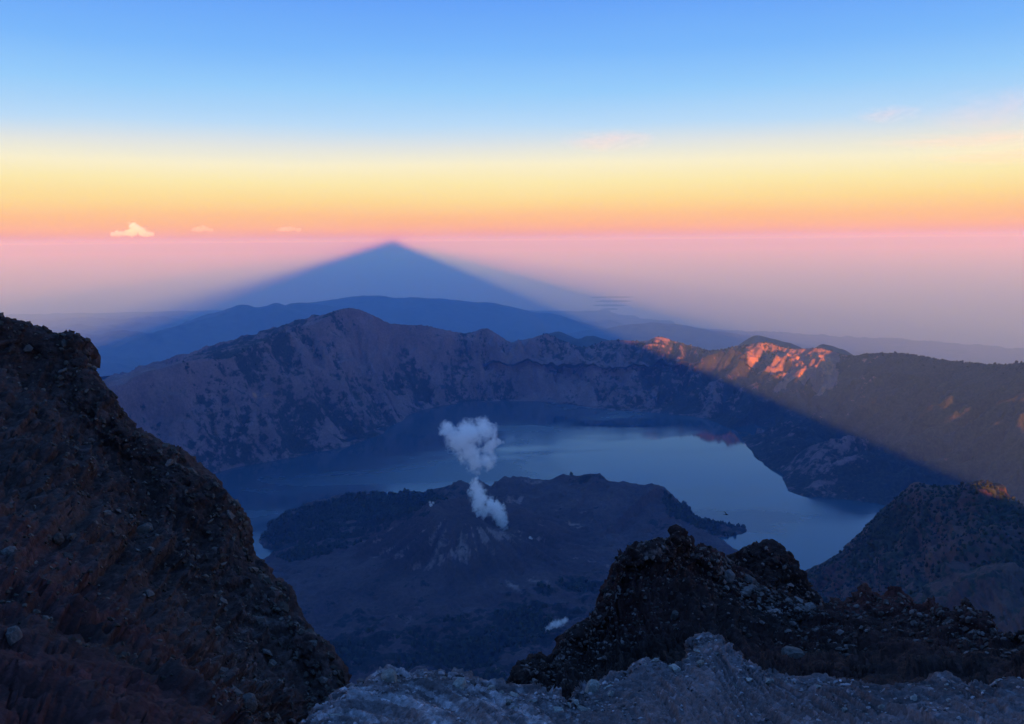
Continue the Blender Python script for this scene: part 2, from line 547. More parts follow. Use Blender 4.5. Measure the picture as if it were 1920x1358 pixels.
lk = np.array([[[-2600, 2200, LAKE], [3600, 2200, LAKE]], [[-2600, 7700, LAKE], [3600, 7700, LAKE]]], float)
structure(grid_mesh('lake', lk, water_mat('lake_water', (0.014, 0.048, 0.072), 0.03, 0.07, 0.07, 0.3, 4.5)))

# ------------------------------------------------------------------ island volcano and its lava fields
S2 = 8.0
ix_ = np.arange(-2500, 2300, S2); iy_ = np.arange(1750, 5000, S2)
X, Y = np.meshgrid(ix_, iy_)
LAND = [(480, 1085), (470, 1062), (500, 1052), (540, 1050), (548, 1040), (530, 1032), (495, 1028), (490, 1012), (502, 995), (500, 985), (530, 975), (545, 972), (560, 966), (600, 962),
        (660, 950), (720, 945), (790, 942), (850, 940), (900, 935), (950, 940), (1040, 938), (1130, 938), (1200, 942), (1240, 950), (1262, 968), (1300, 972), (1330, 980),
        (1372, 988), (1393, 990), (1392, 1003), (1340, 1008), (1325, 1010), (1345, 1020), (1385, 1030), (1400, 1045), (1470, 1075), (1560, 1110), (1560, 1300), (300, 1300), (300, 1120)]
land = np.array([at_z(a, b, LAKE) for a, b in LAND])
land_s = spline(np.vstack([land, land[:1]]), 420)[:-1]
ang = np.linspace(0, 70, len(land_s))
land_s[:, 0] += 20 * fbm(ang, 5.3, 0.1, 4); land_s[:, 1] += 30 * fbm(ang, 2.3, 8.1, 4)
dl, _ = poly_dist(X, Y, land_s, True)
il = inside(X, Y, land_s)
H = np.zeros(X.shape)


def ridge_h(line, front, back, sharp=1.0):
    L3 = spline(pts(line), 220)
    d, p = poly_dist(X, Y, L3)
    z = np.interp(p, np.arange(len(L3)), L3[:, 2])
    i = np.clip(p.astype(int), 0, len(L3) - 1)
    base_y = np.interp(p, np.arange(len(L3)), L3[:, 1])
    sl = np.where(Y < base_y, front, back)
    return z - LAKE - (d ** sharp) * sl


H = np.maximum(H, 6 + 10 * fbm(X / 300, Y / 300, 5.0, 4))
forest = ridge_h([(500, 1000, 3950), (520, 985, 4000), (550, 968, 4050), (600, 945, 4200), (640, 933, 4300), (690, 928, 4360), (800, 926, 4380)], 0.22, 0.28)
old = ridge_h([(800, 924, 4330), (830, 912, 4320), (862, 905, 4300), (880, 904, 4300), (895, 895, 4300), (908, 903, 4280), (930, 912, 4260), (944, 895, 4240), (960, 896, 4240), (985, 899, 4230),
               (1030, 897, 4220), (1060, 893, 4220), (1100, 892, 4210), (1127, 892, 4200), (1140, 902, 4180), (1175, 904, 4160), (1198, 911, 4140), (1225, 910, 4120), (1240, 912, 4110),
               (1250, 935, 4080), (1290, 950, 4020), (1305, 963, 3990), (1345, 970, 3960), (1385, 992, 3900)], 0.17, 0.85)
cone_c = at(868, 948, 3560)
dc = np.hypot(X - cone_c[0], Y - cone_c[1])
th = np.arctan2(X - cone_c[0], Y - cone_c[1])
cr = 120 + 18 * fbm(np.cos(th) * 1.5, np.sin(th) * 1.5, 3.3, 3)
rib = ridged(th * 5.5, dc / 900, 2.0, 4)
cone = (cone_c[2] - LAKE) - np.maximum(dc - cr, 0) * (0.60 - 0.00022 * np.minimum(dc, 1100)) + (rib - 0.6) * 125 * np.clip(dc / 300 - 0.3, 0, 1)
vent = at(935, 985, 3520)
dv = np.hypot(X - vent[0], Y - vent[1])
cone -= 70 * np.exp(-(dc / 90) ** 2) + 115 * np.exp(-(dv / 80) ** 2)
apron = 150 - np.hypot((X - cone_c[0]) / 1.35, Y - cone_c[1] + 150) * 0.105
mid = 55 * ridged(X / 480, Y / 300, 8.8, 5) + 30 * fbm(X / 190, Y / 190, 1.2, 5) - 12
rise = smooth(2950, 1900, Y) * 160
H = np.maximum(H, mid + rise * 0.6)
for f in (forest, old, cone, apron):
    kk = 7.0
    H = kk * np.log(np.exp(np.clip(H / kk, -40, 60)) + np.exp(np.clip(f / kk, -40, 60)))
smoothness = smooth(-30, 20, cone - H + 15)
H += (1 - 0.75 * smoothness) * (46 * (ridged(X / 150, Y / 150, 2.4, 6, gain=0.62) - 0.6) + 5 * fbm(X / 26, Y / 26, 0, 2)) + smoothness * 22 * (ridged(th * 16, dc / 700, 5.0, 3) - 0.6)
H = H * smooth(-4, 120, dl) + 3
Zi = np.where(il, LAKE + H, LAKE - 4 - np.minimum(dl, 60) * 0.6)
vegi = 0.12 + 0.6 * fbm(X / 330, Y / 200, 4.4, 5)
ipx, ipy = to_px(X, Y, Zi)
wood = [(470, 1040), (505, 975), (560, 955), (690, 918), (800, 915), (835, 938), (790, 965), (720, 995), (660, 1025), (600, 1042), (540, 1052), (500, 1040)]
jit = 10 * fbm(X / 60, Y / 60, 1.0, 3)
vegi += 0.85 * inside(ipx + jit, ipy + jit * 0.6, wood)
wood2 = [(1238, 915), (1262, 935), (1300, 950), (1350, 965), (1400, 980), (1400, 1006), (1335, 1006), (1300, 985), (1255, 965)]
vegi += 0.7 * inside(ipx + jit, ipy + jit * 0.6, wood2)
vegi -= 0.42 * smooth(-60, 10, cone - H + 20)
vegi += 0.30 * smooth(3250, 2850, Y)
palei = 0.0 + 0.5 * fbm(X / 260, Y / 150, 7.7, 5) + 0.9 * (ridged(th * 9, dc / 1200, 8.0, 4) - 0.62) * smooth(1000, 300, dc)
islands = structure(grid_mesh('volcanic_cone', np.stack([X, Y, Zi], -1), M_isle, {'pale': palei, 'veg': vegi}, keep=(Zi > LAKE - 15)))
ISLE = (X, Y, Zi, vegi, il, forest, cone)

# ------------------------------------------------------------------ far lowlands, hills and coast
azd = np.radians(np.linspace(-41, 41, 430))
rr_ = np.exp(np.linspace(math.log(7600), math.log(60000), 230))
A, Rr = np.meshgrid(azd, rr_)
X = np.sin(A) * Rr; Y = np.cos(A) * Rr
COAST = [(-300, 596), (0, 590), (200, 586), (400, 582), (560, 575), (800, 572), (1000, 582), (1060, 583), (1110, 582), (1140, 581), (1150, 586), (1160, 590), (1195, 592), (1200, 597),
         (1262, 601), (1268, 607), (1290, 611), (1330, 617), (1400, 619), (1440, 622), (1500, 624), (1600, 631), (1720, 638), (1800, 643), (1920, 652), (2200, 668)]
cw = np.array([at_z(a, b, 0.0) for a, b in COAST])
ca = np.arctan2(cw[:, 0], cw[:, 1]); cr_ = np.hypot(cw[:, 0], cw[:, 1])
cd_ = np.interp(A, ca, cr_) + 500 * fbm(A * 60, 0.4, 0.0, 4)
inl = cd_ - Rr
Zf = np.clip(inl, -4000, 40000) * 0.006
Zf += np.clip(inl, 0, 1e9) ** 1.0 * 0.022 * smooth(9000, 25000, inl)
hl = ridged(X / 5200, Y / 5200, 3.3, 6)
Zf += np.clip((hl - 0.5) * 900, 0, 900) * smooth(1500, 9000, inl) * smooth(0.32, -0.05, A)


def far_ridge(line, slope, w=1.0):
    L3 = spline(pts(line), 160)
    d, p = poly_dist(X, Y, L3)
    z = np.interp(p, np.arange(len(L3)), L3[:, 2])
    return z - d * slope


fr = [far_ridge([(200, 655, 24000), (300, 622, 25000), (380, 597, 26000), (425, 583, 26500), (447, 571, 26800), (462, 567, 27000), (478, 572, 27000), (500, 569, 27000), (518, 563, 27000), (532, 570, 27200),
                 (560, 563, 27500), (590, 568, 27500)], 0.28),
      far_ridge([(560, 572, 31000), (620, 562, 31000), (660, 557, 31000), (705, 555, 31000), (740, 559, 31000), (790, 558, 31000), (840, 559, 31000), (890, 566, 31000), (945, 572, 31000),
                 (1000, 582, 31500), (1050, 592, 31500), (1100, 606, 31000), (1160, 625, 30500)], 0.22),
      far_ridge([(940, 648, 11500), (970, 635, 11500), (1000, 628, 11600), (1022, 621, 11600), (1046, 615, 11600), (1065, 622, 11600), (1085, 629, 11500), (1101, 624, 11500), (1125, 631, 11300), (1160, 640, 11200), (1200, 655, 11000)], 0.40),
      far_ridge([(1370, 660, 10600), (1395, 643, 10600), (1416, 633, 10600), (1440, 640, 10600), (1490, 652, 10500), (1530, 668, 10500)], 0.45),
      far_ridge([(1510, 668, 10100), (1535, 651, 10100), (1545, 648, 10100), (1565, 654, 10100), (1600, 668, 10000)], 0.5),
      far_ridge([(1130, 618, 26500), (1180, 610, 26500), (1230, 606, 26800), (1280, 612, 26500), (1330, 624, 26000)], 0.16)]
for f in fr:
    Zf = np.maximum(Zf, f + 130 * (hl - 0.6) + 75 * fbm(X / 1300, Y / 1300, 0.3, 5))
flank = 2400 - (Rr - 8200) * 0.33 + 200 * (ridged(A * 22, Rr / 9000, 1.1, 5) - 0.6)
Zf = np.maximum(Zf, np.where(inl > 0, flank, -100))
Zf = np.where(inl > 0, np.maximum(Zf, 4), -30)
structure(grid_mesh('lowland', np.stack([X, Y, Zf], -1), M_far, {'pale': 0 * X - 0.2 + 0.3 * fbm(X / 3000, Y / 3000, 1, 3), 'veg': 0 * X + 0.2 + 0.4 * fbm(X / 2500, Y / 2500, 2, 4)}, flip=True, keep=(Zf > -20)))

# ------------------------------------------------------------------ islets off the coast
for (a, b, w_, h_) in ((1146, 557.5, 45, 1.7), (1151, 565, 38, 1.9), (1142, 573, 33, 1.7), (1143, 580, 20, 1.2)):
    c0 = at_z(a, b, 0.0)
    ww = np.linalg.norm(at_z(a + w_, b, 0.0) - c0); dd_ = np.linalg.norm(at_z(a, b + h_, 0.0) - c0)
    rg, tg = np.meshgrid(np.linspace(0, 1, 7), np.linspace(0, 2 * math.pi, 37))
    rj = rg * (1 + 0.22 * fbm(np.cos(tg) * 1.4 + a, np.sin(tg) * 1.4, 0.0, 3))
    Pp = np.stack([c0[0] + np.cos(tg) * rj * ww, c0[1] + np.sin(tg) * rj * dd_, 55 * (1 - rg ** 2) - 3], -1)
    Pp[-1] = Pp[0]
    structure(grid_mesh('islet', Pp, M_far, {'pale': rg * 0 - 0.3, 'veg': rg * 0 + 0.5}))

# ------------------------------------------------------------------ lofted rock bodies
def loft(name, rows, nu, nv, mat, back, amp, wl, extra=None, gap=None, attrs=None, rowpos=None, seed=0.0, crest_amp=1.0, blocks=0.8, face_amp=1.0):
    """rows of (pixel x, pixel y, distance): first row is the crest; the back row is dropped behind it"""
    R = [spline(pts(r), nu) for r in rows]
    cr0 = R[0]
    away = cr0[:, :2] / np.linalg.norm(cr0[:, :2], axis=1)[:, None]
    b1 = cr0.copy(); b1[:, :2] += away * back[0] * 0.25; b1[:, 2] -= back[1] * 0.12
    b2 = cr0.copy(); b2[:, :2] += away * back[0]; b2[:, 2] -= back[1]
    A_ = np.stack([b2, b1] + R)                                   # (rows, nu, 3)
    nr = len(A_)
    pos = np.array([0.0, 0.10] + list(0.18 + 0.82 * np.linspace(0, 1, nr - 2) ** (0.8)))
    v = np.linspace(0, 1, nv)
    # cubic hermite through rows
    P_ = np.zeros((nv, nu, 3))
    m_ = np.zeros_like(A_)
    for i in range(nr):
        a_, c_ = max(i - 1, 0), min(i + 1, nr - 1)
        m_[i] = (A_[c_] - A_[a_]) / (pos[c_] - pos[a_])
    for j, vv in enumerate(v):
        i = min(np.searchsorted(pos, vv, 'right') - 1, nr - 2)
        h = pos[i + 1] - pos[i]; t_ = (vv - pos[i]) / h
        P_[j] = (2 * t_ ** 3 - 3 * t_ ** 2 + 1) * A_[i] + (t_ ** 3 - 2 * t_ ** 2 + t_) * h * m_[i] + (-2 * t_ ** 3 + 3 * t_ ** 2) * A_[i + 1] + (t_ ** 3 - t_ ** 2) * h * m_[i + 1]
    du = np.gradient(P_, axis=1); dv_ = np.gradient(P_, axis=0)
    n_ = np.cross(du, dv_); n_ /= np.linalg.norm(n_, axis=2)[..., None] + 1e-9
    q = P_ / wl + seed
    # blend of blocky ridges and rubble
    d1 = ridged(q[..., 0], q[..., 1], q[..., 2] * 0.8, 6, gain=0.55) - 0.62
    d2 = fbm(q[..., 0] * 3.1, q[..., 1] * 3.1, q[..., 2] * 3.1, 5, gain=0.55)
    d3 = ridged(q[..., 0] * 7.3, q[..., 1] * 7.3, q[..., 2] * 7.3, 3) - 0.6
    wq = q + 0.35 * np.stack([d2, d1, d2], -1)
    blk = 0
    for f_, w_ in ((1.7, 0.62), (4.1, 0.30)):
        a1, a2, ci = worley(wq[..., 0] * f_, wq[..., 1] * f_, wq[..., 2] * f_ * 1.3)
        blk = blk + w_ * ((ci - 0.5) * smooth(0.0, 0.16, a2 - a1) - 0.35 * (1 - smooth(0.0, 0.14, a2 - a1)))
    vv = v[:, None]
    env_ = 1 - (1 - crest_amp) * np.exp(-((vv - 0.18) / 0.07) ** 2)
    env_ = env_ * (1 - (1 - face_amp) * smooth(0.21, 0.30, vv))
    disp = amp * (1.2 * d1 + 0.28 * d2 + 0.14 * d3 + blocks * blk) * env_
    sgn = np.where(n_[..., 2].mean() < 0, -1, 1)
    if extra is not None:
        disp = disp + extra(P_, vv, np.linspace(0, 1, nu)[None, :])
    P_ = P_ + n_ * (sgn * disp)[..., None]
    at_ = {}
    uu = np.linspace(0, 1, nu)[None, :] + 0 * vv
    for k_, f_ in (attrs or {}).items():
        at_[k_] = f_(P_, vv + 0 * uu, uu)
    o = grid_mesh(name, P_, mat, at_, flip=bool(sgn < 0))
    return structure(o), P_, n_ * sgn


def near_mat(name, base, light, red, sc_, bump_d):
    m, nt, b = new_mat(name)
    co = objcoord(nt)
    n1 = noise_node(nt, sc_, 10, 0.68, co)
    n2 = noise_node(nt, sc_ * 0.16, 6, 0.6, co, 0.4)
    n3 = noise_node(nt, sc_ * 5.0, 6, 0.7, co)
    vo = N(nt, 'ShaderNodeTexVoronoi'); vo.inputs['Scale'].default_value = sc_ * 2.6; vo.inputs['Randomness'].default_value = 1.0
    wv = mix_node(nt, 0.12, co, n1.outputs['Color'], 'ADD')
    nt.links.new(wv, vo.inputs['Vector'])
    col = ramp_node(nt, n2.outputs['Fac'], [(0.3, tuple(v * 0.6 for v in base)), (0.72, tuple(v * 1.45 for v in base))]).outputs[0]
    col = mix_node(nt, attr_node(nt, 'red'), col, red)
    f = N(nt, 'ShaderNodeMath', operation='ADD'); nt.links.new(attr_node(nt, 'pale'), f.inputs[0]); nt.links.new(n1.outputs['Fac'], f.inputs[1])
    pf = ramp_node(nt, f.outputs[0], [(0.66, (0, 0, 0)), (0.86, (1, 1, 1))]).outputs[0]
    col = mix_node(nt, pf, col, light)
    # stones of different shades
    sv = ramp_node(nt, vo.outputs['Color'], [(0.1, (0.62, 0.62, 0.62)), (0.75, (1.2, 1.2, 1.2)), (0.97, (2.0, 2.0, 2.05))]).outputs[0]
    col = mix_node(nt, 0.75, col, sv, 'MULTIPLY')
    sp = ramp_node(nt, n3.outputs['Fac'], [(0.3, (0.6, 0.6, 0.6)), (0.7, (1.35, 1.35, 1.35))]).outputs[0]
    col = mix_node(nt, 1.0, col, sp, 'MULTIPLY')
    nt.links.new(col, b.inputs['Base Color'])
    hgt = N(nt, 'ShaderNodeMath', operation='MULTIPLY_ADD'); hgt.inputs[1].default_value = -0.5
    nt.links.new(vo.outputs['Distance'], hgt.inputs[0]); nt.links.new(n1.outputs['Fac'], hgt.inputs[2])
    bump(nt, b, hgt.outputs[0], 0.9, bump_d)
    return m


M_left = near_mat('dark_scree', (0.062, 0.034, 0.030), (0.15, 0.105, 0.095), (0.085, 0.024, 0.024), 0.9, 0.35)
M_outc = near_mat('outcrop_rock', (0.030, 0.017, 0.015), (0.20, 0.135, 0.12), (0.075, 0.024, 0.020), 1.1, 0.30)
M_ash = near_mat('grey_ash', (0.135, 0.102, 0.104), (0.36, 0.29, 0.29), (0.10, 0.07, 0.068), 3.2, 0.10)

W = lambda P_, k: fbm(P_[..., 0] / k, P_[..., 1] / k, P_[..., 2] / k, 4)

# dark slope on the left
LEFT = [[(-260, 545, 62), (-120, 585, 61), (0, 602, 60), (22, 604, 60), (40, 606, 60), (62, 616, 60), (100, 633, 59.5), (140, 648, 59), (160, 659, 58.5), (167, 672, 58), (164, 686, 57.5), (195, 716, 57), (215, 748, 56), (240, 792, 55),
         (256, 813, 54.5), (300, 838, 53.5), (340, 858, 52.5), (375, 880, 52), (405, 904, 51.5), (430, 936, 51), (455, 972, 50), (466, 992, 49.5), (470, 1020, 48.5), (479, 1048, 47.5), (506, 1066, 47), (535, 1100, 46),
         (546, 1117, 45.5), (560, 1150, 44.5), (585, 1195, 43), (605, 1225, 42), (626, 1255, 41), (641, 1290, 40), (638, 1312, 39), (622, 1338, 37.5), (600, 1370, 36), (560, 1430, 33)],
        [(-260, 640, 57), (0, 690, 56), (90, 740, 55), (170, 840, 52), (250, 910, 50), (340, 970, 48), (400, 1060, 45), (440, 1130, 43.5), (500, 1200, 42), (550, 1270, 40), (570, 1320, 38.5), (560, 1380, 35), (530, 1440, 31)],
        [(-300, 800, 45), (0, 880, 43), (100, 930, 42), (220, 1010, 41), (320, 1100, 39), (400, 1190, 37), (450, 1260, 35), (490, 1330, 32), (500, 1440, 27)],
        [(-400, 1080, 27), (0, 1140, 26), (150, 1190, 25), (300, 1260, 24), (400, 1340, 22.5), (470, 1440, 20)],
        [(-500, 1480, 13), (0, 1500, 13), (250, 1520, 13), (450, 1580, 12.5)]]


def left_pale(P_, v, u):
    return -0.16 + 0.34 * smooth(0.45, 0.75, u) * smooth(0.22, 0.34, v) + 0.22 * W(P_, 6.0) - 0.22 * smooth(0.7, 0.9, v) - 0.35 * smooth(0.27, 0.20, v) * smooth(0.45, 0.6, u)


def left_red(P_, v, u):
    return np.clip(smooth(0.66, 0.82, v) * (0.5 + 0.7 * W(P_, 5.0)), 0, 0.9)


def gull(P_, v, u):
    # erosion grooves that run down the slope
    g = ridged(u * 22 + 0.8 * W(P_, 12), v * 1.4, 4.0, 4) - 0.6
    return 0.9 * g * smooth(0.24, 0.4, v) * (1 - smooth(0.7, 0.9, v))


left_o, left_P, left_N = loft('scree_slope', LEFT, 440, 250, M_left, (26, 34), 1.15, 9.0, gull, attrs={'pale': left_pale, 'red': left_red}, crest_amp=0.85)

# rocky outcrop
OUT = [[(925, 1345, 29.5), (948, 1300, 31), (962, 1272, 32), (985, 1248, 33), (1010, 1240, 34), (1030, 1240, 34.5), (1055, 1202, 35.5), (1085, 1175, 36), (1113, 1162, 37), (1128, 1140, 38), (1132, 1112, 39), (1148, 1085, 40),
        (1156, 1050, 41), (1185, 1041, 42), (1210, 1028, 43), (1240, 1019, 43.5), (1257, 1014, 44), (1267, 1005, 44), (1280, 1014, 44), (1293, 1017, 44.5), (1297, 1034, 45), (1325, 1036, 46), (1345, 1050, 46.5), (1355, 1064, 47),
        (1390, 1086, 47), (1440, 1112, 46.5), (1490, 1137, 46), (1540, 1162, 45), (1600, 1205, 43), (1680, 1250, 40)],
       [(935, 1345, 28.5), (990, 1290, 31), (1060, 1240, 33.5), (1130, 1180, 36.5), (1165, 1110, 39.5), (1230, 1070, 41.5), (1290, 1075, 43), (1360, 1110, 43.5), (1440, 1150, 43), (1530, 1190, 42), (1640, 1250, 38)],
       [(945, 1355, 27), (1030, 1310, 30), (1120, 1250, 33), (1200, 1180, 36.5), (1290, 1150, 38), (1370, 1170, 38.5), (1450, 1200, 38), (1540, 1230, 37), (1640, 1270, 34)],
       [(965, 1375, 25.5), (1080, 1340, 28), (1200, 1290, 30.5), (1320, 1260, 31.5), (1450, 1265, 31.5), (1560, 1285, 30.5), (1650, 1310, 29)],
       [(980, 1440, 22), (1150, 1410, 23), (1350, 1390, 23), (1500, 1400, 22.5), (1690, 1410, 21.5)]]


def out_pale(P_, v, u):
    band = np.exp(-((v - 0.30 - 0.10 * (0.62 - u)) / 0.055) ** 2) * smooth(0.40, 0.47, u) * (1 - smooth(0.66, 0.72, u))
    run = smooth(0.66, 0.75, u) * np.exp(-((v - 0.30) / 0.13) ** 2)
    return -0.30 + 0.50 * band + 0.26 * run + 0.2 * W(P_, 3.0)


out_o, out_P, out_N = loft('rock_outcrop', OUT, 460, 230, M_outc, (16, 26), 0.95, 5.5,
                           lambda P_, v, u: 0.55 * (ridged(u * 30 + 0.6 * W(P_, 6), v * 1.2, 2.0, 4) - 0.6) * smooth(0.25, 0.4, v),
                           attrs={'pale': out_pale, 'red': lambda P_, v, u: np.clip(0.25 + 0.6 * W(P_, 8.0), 0, 0.8)}, seed=3.7, crest_amp=0.9)

KN = [[(1310, 1110, 58), (1335, 1080, 58), (1352, 1062, 58), (1375, 1046, 58), (1400, 1031, 58), (1430, 1024, 58), (1455, 1029, 58), (1478, 1046, 58), (1489, 1066, 57.5), (1512, 1086, 57), (1526, 1112, 56), (1533, 1140, 55), (1530, 1175, 53)],
      [(1320, 1140, 54), (1380, 1090, 55), (1430, 1075, 55), (1470, 1100, 54.5), (1500, 1140, 53.5), (1515, 1185, 52)],
      [(1330, 1210, 49), (1420, 1190, 50), (1480, 1200, 49.5), (1530, 1220, 49)]]
kn_o, kn_P, kn_N = loft('rock_knoll', KN, 170, 120, M_outc, (14, 26), 0.9, 5.0, attrs={'pale': lambda P_, v, u: -0.3 + 0.22 * W(P_, 3.0), 'red': lambda P_, v, u: np.clip(0.1 + 0.4 * W(P_, 7.0), 0, 0.6)}, seed=9.2, crest_amp=0.9)

MO = [[(1500, 1180, 43), (1535, 1150, 44), (1560, 1128, 46), (1585, 1126, 46), (1602, 1117, 47), (1618, 1102, 47), (1633, 1115, 47), (1652, 1121, 46), (1680, 1114, 46), (1702, 1126, 45), (1712, 1142, 44.5), (1735, 1147, 44), (1750, 1136, 43),
       (1780, 1151, 42), (1800, 1141, 42), (1810, 1127, 42), (1823, 1146, 41.5), (1850, 1160, 41), (1858, 1182, 40), (1872, 1200, 39.5), (1925, 1196, 38), (2070, 1200, 36)],
      [(1500, 1215, 39.5), (1540, 1205, 40), (1620, 1165, 42.5), (1700, 1175, 41.5), (1780, 1185, 39.5), (1850, 1210, 37.5), (1950, 1220, 36), (2080, 1225, 34)],
      [(1490, 1250, 34), (1560, 1235, 35), (1660, 1225, 35.5), (1760, 1235, 34), (1850, 1245, 33), (1960, 1250, 31.5), (2090, 1260, 30)],
      [(1480, 1330, 26), (1620, 1330, 26), (1760, 1325, 25.5), (1900, 1325, 25), (2100, 1330, 24)],
      [(1470, 1440, 20), (1700, 1440, 20), (1900, 1440, 19.5), (2110, 1440, 19)]]
mo_o, mo_P, mo_N = loft('red_mound', MO, 320, 170, M_outc, (14, 24), 0.75, 4.5, attrs={
    'pale': lambda P_, v, u: -0.30 + 0.25 * W(P_, 3.0) + 0.2 * smooth(0.6, 0.8, u) * np.exp(-((v - 0.42) / 0.1) ** 2),
    'red': lambda P_, v, u: np.clip(0.95 * np.exp(-((v - 0.24) / 0.12) ** 2) * smooth(0.08, 0.2, u) * (1 - smooth(0.5, 0.62, u)) + 0.3 + 0.4 * W(P_, 6.0), 0, 1)}, seed=5.1, crest_amp=0.9)

ASH = [[(575, 1400, 10.6), (592, 1362, 11.3), (606, 1345, 11.6), (625, 1325, 12), (645, 1302, 12.3), (680, 1299, 12.4), (700, 1286, 12.6), (725, 1273, 12.8), (750, 1276, 12.8), (780, 1271, 12.9), (812, 1267, 13), (835, 1275, 12.9), (870, 1278, 12.8),
        (900, 1290, 12.6), (940, 1296, 12.4), (985, 1301, 12.2), (1015, 1301, 12), (1045, 1312, 11.8), (1066, 1322, 11.6), (1090, 1306, 12.4), (1115, 1298, 12.8), (1140, 1291, 13), (1175, 1281, 13.3), (1195, 1256, 13.7),
        (1230, 1248, 13.9), (1258, 1255, 13.7), (1285, 1245, 14), (1295, 1221, 14.6), (1305, 1208, 15), (1325, 1203, 15.2), (1345, 1208, 15), (1360, 1222, 14.6), (1383, 1237, 14.3), (1391, 1252, 14), (1420, 1266, 13.6),
        (1445, 1280, 13.2), (1490, 1285, 13), (1540, 1284, 13), (1600, 1293, 12.6), (1640, 1301, 12.3), (1670, 1301, 12.2), (1720, 1291, 12.5), (1755, 1279, 12.8), (1775, 1281, 12.8), (1805, 1291, 12.5), (1860, 1301, 12),
        (1890, 1282, 12.6), (1930, 1290, 12.5), (2080, 1290, 12)],
       [(590, 1400, 10.2), (640, 1360, 10.8), (800, 1315, 11.6), (1000, 1335, 11.0), (1100, 1340, 11.1), (1200, 1300, 12.0), (1320, 1260, 13.2), (1400, 1295, 12.3), (1500, 1320, 11.6), (1650, 1335, 11.0), (1780, 1315, 11.4), (1900, 1330, 11.0), (2090, 1330, 10.8)],
       [(600, 1480, 8.2), (850, 1400, 9.0), (1100, 1420, 8.8), (1310, 1360, 9.6), (1500, 1400, 9.0), (1800, 1400, 9.0), (2100, 1400, 8.8)],
       [(560, 1700, 4.6), (900, 1620, 5.0), (1300, 1580, 5.2), (1700, 1620, 5.0), (2200, 1650, 4.8)],
       [(400, 2300, 2.4), (900, 2200, 2.5), (1300, 2200, 2.5), (1700, 2200, 2.5), (2300, 2300, 2.4)]]


def ash_pale(P_, v, u):
    streak = fbm(u * 70 - 18.7 * v + 0.3 * W(P_, 2.0), v * 0.9, 3.0, 5)
    return -0.04 + 0.26 * streak + 0.15 * W(P_, 0.8) - 0.22 * np.exp(-((v - 0.20) / 0.03) ** 2) * smooth(0.15, 0.45, fbm(u * 9, 1.3, 2.0, 3) + 0.3) + 0.22 * (1 - smooth(0.30, 0.36, u))


ash_o, ash_P, ash_N = loft('ash_ridge', ASH, 560, 210, M_ash, (5, 9), 0.20, 1.3,
                           lambda P_, v, u: 0.22 * (ridged(u * 40 - 10.7 * v + 0.25 * W(P_, 1.5), v * 0.6, 2.0, 5) - 0.6) * smooth(0.2, 0.27, v),
                           blocks=1.1, attrs={'pale': ash_pale, 'red': lambda P_, v, u: np.clip(0.35 * W(P_, 1.6), 0, 0.5)}, seed=2.2, crest_amp=1.0, face_amp=0.38)

# the scrubby shoulder on the right
HI = [[(1400, 1185, 2750), (1440, 1142, 2700), (1500, 1093, 2650), (1530, 1070, 2600), (1570, 1040, 2550), (1610, 1005, 2480), (1640, 972, 2430), (1680, 938, 2380), (1705, 920, 2340), (1725, 911, 2320), (1760, 914, 2300), (1790, 913, 2270), (1840, 907, 2220),
       (1870, 921, 2180), (1895, 935, 2150), (1925, 948, 2120), (2000, 985, 2050), (2150, 1060, 1900)],
      [(1450, 1200, 2450), (1530, 1140, 2380), (1600, 1085, 2300), (1680, 1020, 2200), (1750, 980, 2120), (1830, 970, 2050), (1920, 1010, 1960), (2100, 1090, 1780)],
      [(1470, 1260, 2050), (1620, 1180, 1920), (1750, 1100, 1800), (1850, 1070, 1740), (1950, 1090, 1660), (2130, 1150, 1500)],
      [(1500, 1340, 1500), (1700, 1280, 1400), (1850, 1230, 1330), (1950, 1220, 1260), (2180, 1250, 1150)],
      [(1500, 1440, 1000), (1700, 1420, 950), (1950, 1400, 900), (2200, 1400, 850)]]
hi_o, hi_P, hi_N = loft('mountain_shoulder', HI, 330, 190, M_hill, (420, 420), 55, 520,
                        lambda P_, v, u: 34 * (ridged(u * 10 + 0.5 * W(P_, 300), v * 1.0, 2.0, 5) - 0.6) * smooth(0.22, 0.4, v),
                        attrs={'pale': lambda P_, v, u: -0.30 + 0.2 * W(P_, 120.0) + 0.9 * smooth(0.70, 0.76, u) * np.exp(-((v - 0.18) / 0.02) ** 2), 'veg': lambda P_, v, u: 0.28 + 0.35 * W(P_, 160.0) + 0.25 * (1 - smooth(0.3, 0.6, u))}, seed=1.3, crest_amp=0.22)  # pale strip along the right crest paints in its sunlit edge

# ------------------------------------------------------------------ stones
rnd = random.Random(11)
nrs = np.random.RandomState(5)


def hull(n, flat, seed):
    r = random.Random(seed)
    bm = bmesh.new()
    for i in range(n):
        v = Vector((r.gauss(0, 1), r.gauss(0, 1), r.gauss(0, 1))).normalized() * r.uniform(0.75, 1.1)
        bm.verts.new((v.x * 1.0, v.y * r.uniform(0.7, 0.85), v.z * flat))
    res = bmesh.ops.convex_hull(bm, input=list(bm.verts))
    bmesh.ops.delete(bm, geom=[g for g in res['geom_interior'] if isinstance(g, bmesh.types.BMVert)], context='VERTS')
    bmesh.ops.triangulate(bm, faces=bm.faces[:])
    bm.verts.index_update()
    V = np.array([v.co[:] for v in bm.verts]); T = np.array([[v.index for v in f.verts] for f in bm.faces])
    bm.free()
    return V, T


HULLS = [hull(15 + k % 4, 0.5 + 0.07 * (k % 5), 40 + k) for k in range(10)]


